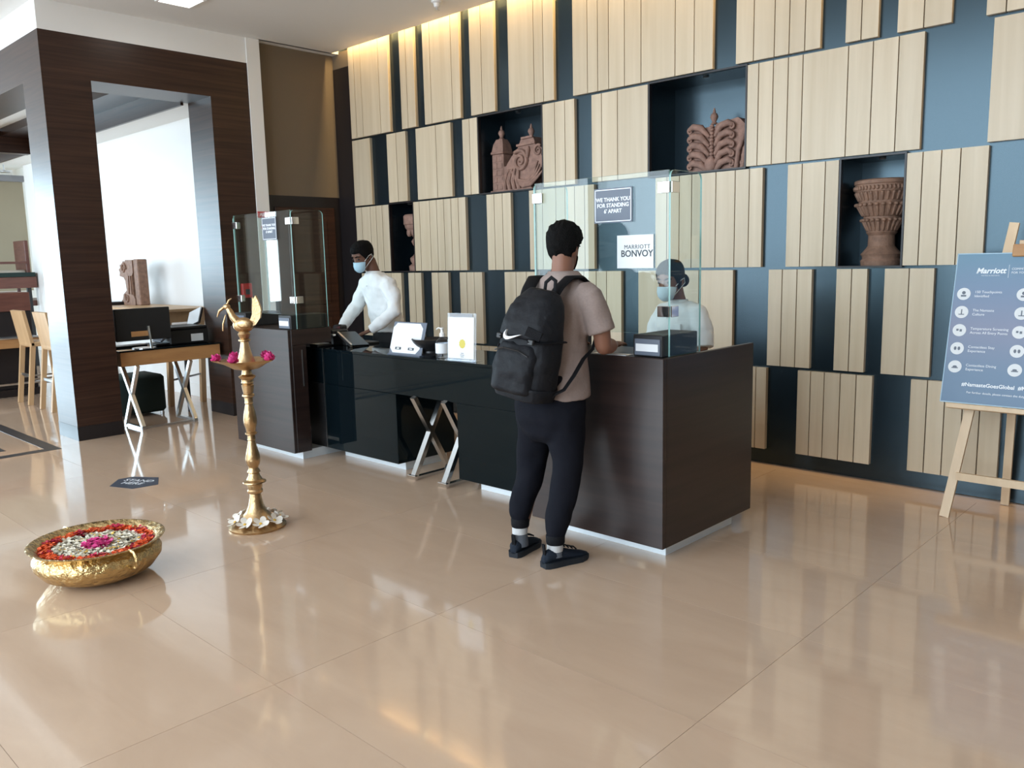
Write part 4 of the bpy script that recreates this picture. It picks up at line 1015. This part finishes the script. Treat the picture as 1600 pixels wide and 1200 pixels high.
def facemask(F, root, mt):
    m = MB(); O, I = [], []; n, rows = 20, 9
    for i in range(rows + 1):
        t = i / rows; R1, R2 = [], []
        for j in range(n + 1):
            u_ = -1 + 2 * j / n; th = u_ * 1.12
            z = .0 + (.098 - .018 * u_ * u_ + .0 - .0) * t + .012 * u_ * u_ * (1 - t)
            p = hsurf(z, th); d = Vector((sin(th), cos(th), 0))
            bul = .010 + .020 * (1 - u_ * u_) * sin(pi * min(1, .15 + .8 * t)) + .0015 * (i % 3 == 0)
            R1.append(p + d * bul); R2.append(p + d * (bul - .004))
        O.append(R1); I.append(R2)
    nn = n + 1; vs = [p for r_ in O for p in r_] + [p for r_ in I for p in r_]; N_ = nn * (rows + 1); fs = []
    for i in range(rows):
        for j in range(n):
            a = i * nn + j; fs.append((a, a + 1, a + nn + 1, a + nn)); fs.append((N_ + a, N_ + a + nn, N_ + a + nn + 1, N_ + a + 1))
    bd = [j for j in range(nn)] + [i * nn + n for i in range(1, rows + 1)] + [rows * nn + j for j in range(n - 1, -1, -1)] + [i * nn for i in range(rows - 1, 0, -1)]
    for a, b in zip(bd, bd[1:] + bd[:1]): fs.append((a, N_ + a, N_ + b, b))
    m.add(vs, fs); q = put('face_mask', m.xf(F), mt, root, False, 50)
    for s_ in (-1, 1):
        a, b = hsurf(.082, 1.1 * s_), hsurf(.02, 1.1 * s_)
        put('ear_loop', MB().tube([a * 1.06, Vector((.080 * s_, .012, .115)), Vector((.084 * s_, -.024, .118)), Vector((.082 * s_, -.028, .085)), b * 1.08], .0024, 6).xf(F), M['white'], q, False, 60)
        for c in q.children:
            pass
def hand(m, wrist, fwd, up, sc=1.0, side=1, curl=.35):
    # palm, four fingers and a thumb; fwd = finger direction, up = back of the hand, side = +1 thumb to the left of fwd
    f_, u_ = Vector(fwd).normalized(), Vector(up); u_ = (u_ - f_ * u_.dot(f_)).normalized(); r_ = f_.cross(u_) * side; w_ = Vector(wrist)
    m.tube([w_, w_ + f_ * .04 * sc, w_ + f_ * .085 * sc], [.027 * sc, .038 * sc, .036 * sc], 12, .42, up=tuple(u_))
    for k, (ln, off) in enumerate(((.068, -.030), (.078, -.010), (.073, .010), (.056, .029))):
        b = w_ + f_ * .083 * sc + r_ * off * sc; a1 = (f_ + r_ * off * 4.5).normalized()
        p1 = b + a1 * ln * .45 * sc; p2 = p1 + (a1 - u_ * curl).normalized() * ln * .32 * sc; p3 = p2 + (a1 - u_ * curl * 2.2).normalized() * ln * .25 * sc
        m.tube([b - a1 * .02 * sc, b, p1, p2, p3], [.009 * sc, .009 * sc, .0085 * sc, .0078 * sc, .0068 * sc], 8)
    b = w_ + f_ * .03 * sc - r_ * .026 * sc; a1 = (f_ * .7 - r_ * .75 - u_ * .25).normalized()
    m.tube([b, b + a1 * .03 * sc, b + a1 * .03 * sc + (f_ * .9 - r_ * .25 - u_ * .2).normalized() * .035 * sc], [.012 * sc, .011 * sc, .0085 * sc], 8)
def shoe(root, heel, toe, lab=None):
    h, t = Vector((*heel, 0)), Vector((*toe, 0)); d = (t - h); L = d.length; d.normalize(); s_ = Vector((d.y, -d.x, 0))
    prof = [(0, .018, .062, .02), (.02, .031, .088, .012), (.06, .036, .100, .010), (.10, .037, .098, .010), (.14, .039, .080, .010), (.18, .044, .064, .010), (.22, .046, .054, .011), (.255, .038, .044, .014), (.28, .018, .034, .02)]
    k = L / .28; rings, sol = [], []
    for a, hw_, hh, zb in prof:
        c = h + d * a * k
        rings.append([c + s_ * hw_ * cos(q) * (1 if sin(q) < 0 else (abs(cos(q)) ** .25)) + Vector((0, 0, .02 + (hh - .02) * (.5 + .5 * sin(q)))) for q in [2 * pi * j / 16 for j in range(16)]])
        sol.append([c + s_ * x * (hw_ + .007) + Vector((0, 0, z)) for x, z in ((-1, .0 + (.006 if a > .25 else 0)), (1, .0 + (.006 if a > .25 else 0)), (1.04, .03), (-1.04, .03))])
    o = put('shoe', MB().loft(rings), M['shoe'], root, False, 70)
    put('sole', MB().loft(sol), M['sole'], o, False, 40)
    put('heel_tab', MB().bar(h + d * .012 * k + Vector((0, 0, .05)), h + d * .006 * k + Vector((0, 0, .125)), .022, .007, tuple(s_)), M['nylon2'], o, False)
    lc = MB()
    for i in range(4):
        c = h + d * (.12 + .025 * i) * k + Vector((0, 0, .098 - .009 * i)); lc.tube([c - s_ * .026, c + Vector((0, 0, .006)), c + s_ * .026], .004, 6)
    put('laces', lc, M['nylon2'], o, False, 60)

# ---- the guest with the backpack
P = thing('person', 'man in taupe t-shirt and black joggers seen from behind, leaning at the right counter', 'person', (-2.79, 3.14, 0))
F = hframe((-.005, .185, 1.505), 16, 14, 0, .985)
b = MB()
torso(b, [(0, .05, .80, .14, .11), (0, .06, .90, .15, .11), (0, .09, 1.02, .14, .10), (0, .12, 1.15, .145, .105), (0, .145, 1.28, .165, .11), (0, .16, 1.37, .165, .095), (0, .17, 1.43, .12, .07), (0, .175, 1.47, .07, .058)])
b.tube([(0, .165, 1.42), (0, .18, 1.50), (-.003, .19, 1.58)], [.064, .058, .056], 16)
head(b, F)
for s_ in (-1, 1):
    ex_ = .245 if s_ > 0 else -.24
    b.tube([(.165 * s_, .16, 1.385), (.205 * s_, .165, 1.33), (ex_, .185, 1.20), (ex_, .20, 1.112)], [.058, .056, .047, .042], 14)
    b.tube([(ex_, .20, 1.112), (.225 * s_, .28, 1.108), (.17 * s_, .385, 1.100)], [.042, .041, .027], 14)
    hand(b, (.168 * s_, .385, 1.100), (-.35 * s_, 1, -.02), (0, 0, 1), 1.0, s_)
    kx, ax = (.115, .115) if s_ > 0 else (-.13, -.13)
    b.tube([(.085 * s_, .055, .84), (.10 * s_, .06, .68), (kx, .065, .50), (kx, .02, .34), (ax, -.045, .12)], [.085, .078, .056, .055, .036], 14)
    b.tube([(ax, -.045, .12), (ax, -.055, .045)], [.034, .026], 12)
remesh(b, 'body', M['skin'], .0075, 3, .5, parent=P)
hair(F, P, lambda th: .052 + .118 * max(0, cos(th)) ** .7 + (.055 * (1 - abs(cos(th))) if abs(th) < 2.2 else .012 * sin(9 * th)), .020, 56, .010, 'hair', 16, 60)
put('beard', MB().loft([[hsurf(z, th) + Vector((sin(th), cos(th), 0)) * .004 for th in [-1.35 + 2.7 * j / 14 for j in range(15)]] + [hsurf(z, th) - Vector((sin(th), cos(th), 0)) * .004 for th in [1.35 - 2.7 * j / 14 for j in range(15)]] for z in (.0, .02, .04, .06, .075)]).xf(F), M['hair'], P, False, 60)
eyes(F, P, M['skin'])
s = MB()
torso(s, [(0, .085, .850, .205, .162), (0, .085, .862, .208, .165), (0, .09, .95, .195, .155), (0, .105, 1.05, .178, .142), (0, .122, 1.15, .172, .137), (0, .145, 1.27, .185, .135), (0, .158, 1.36, .195, .115), (0, .166, 1.43, .152, .094), (0, .173, 1.468, .108, .084), (0, .178, 1.488, .080, .071)])
for s_ in (-1, 1):
    ex_ = .25 if s_ > 0 else -.245
    s.tube([(.14 * s_, .158, 1.385), (.19 * s_, .162, 1.358), (.222 * s_, .17, 1.28), (ex_, .182, 1.185)], [.070, .076, .073, .072], 18, endr=False)
sh = remesh(s, 't_shirt', M['tee'], .0085, 4, .5, .009, 10, P, seed=2)
put('collar', MB().loft([ring(0, .180, 1.482 + dz_, .079 - k_, .071 - k_, 28) for dz_, k_ in ((0, -.005), (.010, .000), (.012, .008), (.0, .006))] ), M['tee'], sh, False, 50)
j_ = MB()
torso(j_, [(0, .07, .985, .17, .135), (0, .07, .92, .182, .145), (0, .065, .82, .192, .155), (0, .062, .74, .188, .148), (0, .06, .66, .16, .12), (0, .06, .62, .10, .08)])
for s_ in (-1, 1):
    kx, ax = (.115, .115) if s_ > 0 else (-.135, -.13)
    zc = .165 if s_ > 0 else .205
    j_.tube([(.095 * s_, .06, .80), (.108 * s_, .062, .66), (kx, .068, .52), (kx, .03, .36), (ax, -.03, zc + .06), (ax, -.042, zc + .005)], [.112, .10, .084, .076, .066, .052], 18)
    j_.tube([(ax, -.042, zc - .03), (ax, -.04, zc + .03)], [.044, .062], 16)
jg = remesh(j_, 'joggers', M['jogger'], .0095, 16, .6, .010, 7, P, seed=5)
for s_ in (-1, 1):
    ax = .115 if s_ > 0 else -.13; zc = .165 if s_ > 0 else .205
    put('cuff', MB().lathe([(.046, -.04), (.049, -.03), (.050, .0), (.047, .008)], (ax, -.043, zc - .012), 20), M['nylon2'], jg, False, 50)
    zt = zc - .04
    put('sock', MB().lathe([(.0415, zt - .048), (.0415, zt), (.040, zt + .02)], (ax, -.047, 0), 20), M['sock'], P, False, 50)
    put('sock_foot', MB().lathe([(.045, .05), (.042, zt - .05)], (ax, -.047, 0), 20), M['sock2'], P, False, 50)
shoe(P, (.10, -.125), (.168, .14)); shoe(P, (-.118, -.115), (-.178, .135))

B = thing('backpack', 'black backpack with a white swoosh mark worn by the man in the taupe t-shirt', 'backpack', (-2.79, 3.14, 0))
BX = Matrix.Translation((.035, -.012, 0)) @ Matrix.Rotation(radians(-7), 4, 'X')
def bt(m): return m.xf(Matrix.Translation((.035, -.008, 1.12)) @ Matrix.Rotation(radians(7), 4, 'Y') @ Matrix.Rotation(radians(-6), 4, 'X') @ Matrix.Translation((0, 0, -1.12)))
k_ = MB()
torso(k_, [(0, -.10, .858, .115, .07), (0, -.105, .872, .145, .095), (0, -.108, .93, .16, .108), (0, -.108, 1.05, .163, .110), (0, -.105, 1.18, .158, .105), (0, -.10, 1.27, .148, .095), (0, -.088, 1.345, .128, .075), (0, -.072, 1.385, .10, .05), (0, -.065, 1.40, .07, .028)], 3.2)
mb_ = remesh(bt(k_), 'main_compartment', M['nylon'], .008, 3, .5, .007, 11, B, seed=8)
k_ = MB()
torso(k_, [(-.005, -.175, .885, .105, .05), (-.005, -.187, .90, .125, .062), (-.005, -.19, 1.0, .13, .068), (-.005, -.185, 1.09, .124, .06), (-.005, -.175, 1.13, .112, .045), (-.005, -.165, 1.15, .09, .02)], 3.0)
remesh(bt(k_), 'front_pocket', M['nylon'], .008, 3, .5, .008, 13, B, seed=1)
k_ = MB()
torso(k_, [(0, -.122, 1.155, .150, .092), (0, -.128, 1.17, .158, .104), (0, -.122, 1.235, .152, .098), (0, -.108, 1.31, .135, .082), (0, -.09, 1.365, .11, .06), (0, -.075, 1.405, .075, .035)], 3.0)
remesh(bt(k_), 'lid', M['nylon'], .008, 3, .5, .006, 12, B, seed=3)
k_ = MB(); torso(k_, [(0, -.105, .85, .10, .06), (0, -.107, .862, .148, .10), (0, -.108, .915, .166, .116), (0, -.108, .925, .163, .112)], 3.2)
put('base_panel', bt(k_), M['nylon'], B, False, 40)
put('top_handle', bt(MB().tube([(-.005, -.055, 1.385), (-.004, -.058, 1.44), (.02, -.05, 1.468), (.05, -.05, 1.455), (.06, -.052, 1.385)], .011, 8, .5)), M['nylon2'], B, False, 60)
for s_ in (-1, 1):
    put('shoulder_strap', MB().tube([(.085 * s_ + .02, -.045, 1.345), (.10 * s_ + .01, .02, 1.415), (.118 * s_, .09, 1.462), (.125 * s_, .165, 1.462), (.132 * s_, .245, 1.41), (.145 * s_, .285, 1.32), (.175 * s_, .255, 1.20), (.20 * s_, .17, 1.10)], [.036, .037, .037, .036, .035, .033, .025, .016], 12, .30), M['nylon2'], B, False, 60)
    put('lower_strap', MB().tube([(.20 * s_, .17, 1.10), (.212 * s_ + .0, .08, 1.06), (.205 * s_ + .01, .0, .985), (.17 * s_ + .03, -.06, .92), (.13 * s_ + .03, -.10, .895)], [.012, .013, .013, .012, .012], 8, .35), M['nylon2'], B, False, 60)
    put('side_strap', bt(MB().tube([(.165 * s_, -.05, 1.17), (.166 * s_, -.11, 1.165), (.14 * s_, -.20, 1.155), (.09 * s_, -.232, 1.155)], [.014, .014, .013, .012], 8, .35, up=(0, 0, 1))), M['nylon2'], B, False, 60)
put('strap_flap', bt(MB().bar((.07, -.236, 1.205), (.135, -.20, 1.185), .045, .012, (0, 0, 1))), M['nylon2'], B, False)
for s_ in (-1, 1): put('buckle', bt(MB().bbox(.105 * s_ - .016, .105 * s_ + .016, -.238, -.222, 1.142, 1.168, .003)), M['black'], B, False)
lp = MB()
for i in range(6):
    z = .92 + .033 * i; lp.tube([(-.138, -.225 + .035, z), (-.146, -.215 + .03, z + .01), (-.138, -.225 + .035, z + .022)], .006, 6)
put('side_loops', bt(lp), M['nylon2'], B, False, 60)
put('zip', bt(MB().tube([(-.11, -.243, 1.085), (-.05, -.252, 1.105), (.05, -.252, 1.105), (.105, -.243, 1.085)], .004, 6)), M['black'], B, False, 60)
sw_ = [(-.050, .004), (-.052, -.010), (-.046, -.021), (-.034, -.026), (-.020, -.024), (.0, -.016), (.062, .012), (.0, -.006), (-.022, -.010), (-.034, -.009), (-.040, -.003), (-.042, .008), (-.036, .022)]
put('swoosh', bt(MB().prism(sw_, (-.01, -.2395, 1.172), (1.0, 0, 0), (0, 0, 1), .012)), M['inklight'], B, False, label='white curved tick mark')

# ---- clerk at the desk
P = thing('person', 'young man in white collared shirt and blue mask looking down behind the black desk', 'person', (-5.875, 4.55, 0), pi - .06)
F = hframe((.02, .14, 1.515), 6, 24, 0, 1.0)
b = MB()
torso(b, [(0, -.03, .80, .14, .10), (0, -.03, .92, .14, .10), (0, -.01, 1.05, .13, .095), (0, .025, 1.2, .145, .10), (0, .05, 1.32, .16, .10), (0, .065, 1.40, .15, .08), (0, .08, 1.455, .085, .06)])
b.tube([(0, .075, 1.42), (.01, .10, 1.49), (.02, .125, 1.575)], [.060, .056, .056], 16)
head(b, F)
arms = {1: [(.16, .065, 1.375), (.225, .085, 1.27), (.262, .13, 1.165), (.235, .23, 1.08), (.19, .325, 1.00)], -1: [(-.16, .065, 1.365), (-.222, .06, 1.26), (-.255, .075, 1.145), (-.19, .16, 1.06), (-.115, .235, .985)]}
for s_, a in arms.items():
    b.tube(a, [.044, .042, .038, .034, .025], 14)
    hand(b, a[-1], (-.35 if s_ > 0 else .75, 1, -.5), (0, .3, 1), 1.0, s_, .5)
    b.tube([(.085 * s_, -.03, .84), (.09 * s_, -.02, .48), (.09 * s_, -.04, .1), (.09 * s_, .06, .05)], [.08, .055, .036, .035], 12)
remesh(b, 'body', M['skin2'], .0075, 3, .5, parent=P)
hair(F, P, lambda th: (.168 if abs(th) < .75 else .168 - .075 * min(1, (abs(th) - .75) / .5) if abs(th) < 1.6 else .075 - .02 * min(1, (abs(th) - 1.6))), .013, 48, .003)
eyes(F, P, M['skin2']); facemask(F, P, M['mask'])
s = MB()
torso(s, [(0, -.02, .955, .165, .125), (0, -.015, 1.05, .165, .125), (0, .01, 1.15, .165, .122), (0, .035, 1.26, .178, .122), (0, .055, 1.35, .192, .118), (0, .068, 1.415, .168, .102), (0, .08, 1.455, .108, .085), (.003, .088, 1.472, .080, .072)])
for s_, a in arms.items(): s.tube([(a[0][0] * .55, a[0][1], a[0][2] + .015)] + a, [.075, .078, .068, .061, .054, .044], 16, endr=False)
sh = remesh(s, 'shirt', M['shirtwhite'], .008, 4, .5, .011, 11, P, seed=11)
put('collar', MB().loft([ring(.006, .092 + dy_, 1.455 + dz_, .074 - k2, .066 - k2, 28) for dz_, k2, dy_ in ((0, -.004, 0), (.03, .004, .004), (.032, .009, .004), (.0, .006, 0))]), M['shirtwhite'], sh, False, 50)
for i in range(4):
    put('button', MB().ell((0, .052 + .128 - .003 * i * i - .028 * i, 1.36 - .095 * i), .006, .004, .006, 8, 6), M['paper'], sh, False, 60)
for s_, a in arms.items():
    v = (Vector(a[-1]) - Vector(a[-2])).normalized(); e_ = Vector(a[-1])
    put('cuff', MB().tube([e_ - v * .055, e_ - v * .012], [.043, .041], 16, endr=False), M['shirtwhite'], sh, False, 50)
a = arms[1]; v = (Vector(a[-1]) - Vector(a[-2])).normalized(); e_ = Vector(a[-1])
put('wristband', MB().tube([e_ - v * .012, e_ + v * .015], [.031, .031], 14, endr=False), M['nylon2'], P, False, 50)
j_ = MB(); torso(j_, [(0, -.025, .99, .15, .11), (0, -.03, .88, .165, .125), (0, -.03, .78, .16, .12), (0, -.03, .72, .11, .08)])
for s_ in (-1, 1): j_.tube([(.08 * s_, -.03, .84), (.09 * s_, -.02, .48), (.09 * s_, -.04, .09)], [.09, .07, .055], 14, endr=False)
remesh(j_, 'trousers', M['trouser'], .011, 3, .5, parent=P)
shoe(P, (.085, -.10), (.10, .17)); shoe(P, (-.085, -.10), (-.10, .17))

# ---- clerk behind the right counter
P = thing('person', 'woman in white short-sleeved shirt and pale mask behind the right glass screen', 'person', (-2.885, 4.60, 0), pi - .16)
F = hframe((.015, .055, 1.300), 12, 14, 0, .99)
b = MB()
torso(b, [(0, -.03, .72, .14, .10), (0, -.03, .82, .145, .10), (0, -.02, .93, .12, .09), (0, .0, 1.06, .13, .10), (0, .005, 1.15, .14, .10), (0, .0, 1.215, .13, .075), (0, .005, 1.255, .075, .055)])
b.tube([(0, .0, 1.22), (.005, .02, 1.29), (.012, .04, 1.36)], [.052, .047, .048], 16)
head(b, F)
arms = {1: [(.135, .0, 1.195), (.185, .01, 1.10), (.205, .03, .99), (.155, .13, .94), (.08, .225, .925)], -1: [(-.135, .0, 1.195), (-.185, .005, 1.10), (-.205, .02, .99), (-.15, .12, .94), (-.07, .215, .925)]}
for s_, a in arms.items():
    b.tube(a, [.038, .037, .034, .031, .022], 14)
    hand(b, a[-1], (-.3 * s_, 1, -.1), (0, 0, 1), .92, s_, .4)
    b.tube([(.08 * s_, -.03, .76), (.085 * s_, -.02, .44), (.08 * s_, -.04, .1), (.08 * s_, .05, .05)], [.08, .052, .033, .033], 12)
remesh(b, 'body', M['skin'], .0075, 3, .5, parent=P)
hair(F, P, lambda th: (.178 - .03 * abs(th) if abs(th) < .9 else .151 - .085 * min(1, (abs(th) - .9) / .5) if abs(th) < 1.4 else .066 - .025 * min(1, (abs(th) - 1.4))), .011, 48, .0015)
put('hair_bun', MB().ell((-.01, -.125, .075), .046, .036, .046, 18, 12).xf(F), M['hair'], P, False, 60)
eyes(F, P, M['skin']); facemask(F, P, M['mask2'])
s = MB()
torso(s, [(0, -.02, .885, .15, .115), (0, -.015, .95, .145, .112), (0, .0, 1.04, .15, .118), (0, .008, 1.11, .158, .122), (0, .003, 1.175, .168, .112), (0, .002, 1.222, .148, .098), (0, .008, 1.255, .10, .08), (.002, .012, 1.270, .075, .066)])
for s_, a in arms.items(): s.tube([(a[0][0] * .5, a[0][1], a[0][2] + .01)] + a[:3], [.07, .072, .070, .066], 16, endr=False)
sh = remesh(s, 'shirt', M['shirtwhite'], .008, 4, .5, .009, 12, P, seed=21)
put('collar', MB().loft([ring(.004, .014 + dy_, 1.25 + dz_, .070 - k2, .062 - k2, 28) for dz_, k2, dy_ in ((0, -.004, 0), (.032, .004, .006), (.034, .009, .006), (.0, .006, 0))]), M['shirtwhite'], sh, False, 50)
put('pocket', MB().bbox(-.105, -.035, .112, .122, 1.075, 1.135, .002), M['shirtwhite'], sh, False)
for i in range(3): put('button', MB().ell((0, .128 - .002 * i, 1.17 - .08 * i), .005, .004, .005, 8, 6), M['paper'], sh, False, 60)
j_ = MB(); torso(j_, [(0, -.02, .93, .135, .105), (0, -.03, .80, .16, .118), (0, -.03, .70, .155, .115), (0, -.03, .64, .11, .08)])
for s_ in (-1, 1): j_.tube([(.08 * s_, -.03, .76), (.085 * s_, -.02, .44), (.08 * s_, -.04, .09)], [.088, .066, .05], 14, endr=False)
remesh(j_, 'trousers', M['trouser'], .011, 3, .5, parent=P)
shoe(P, (.078, -.09), (.09, .15)); shoe(P, (-.078, -.09), (-.09, .15))
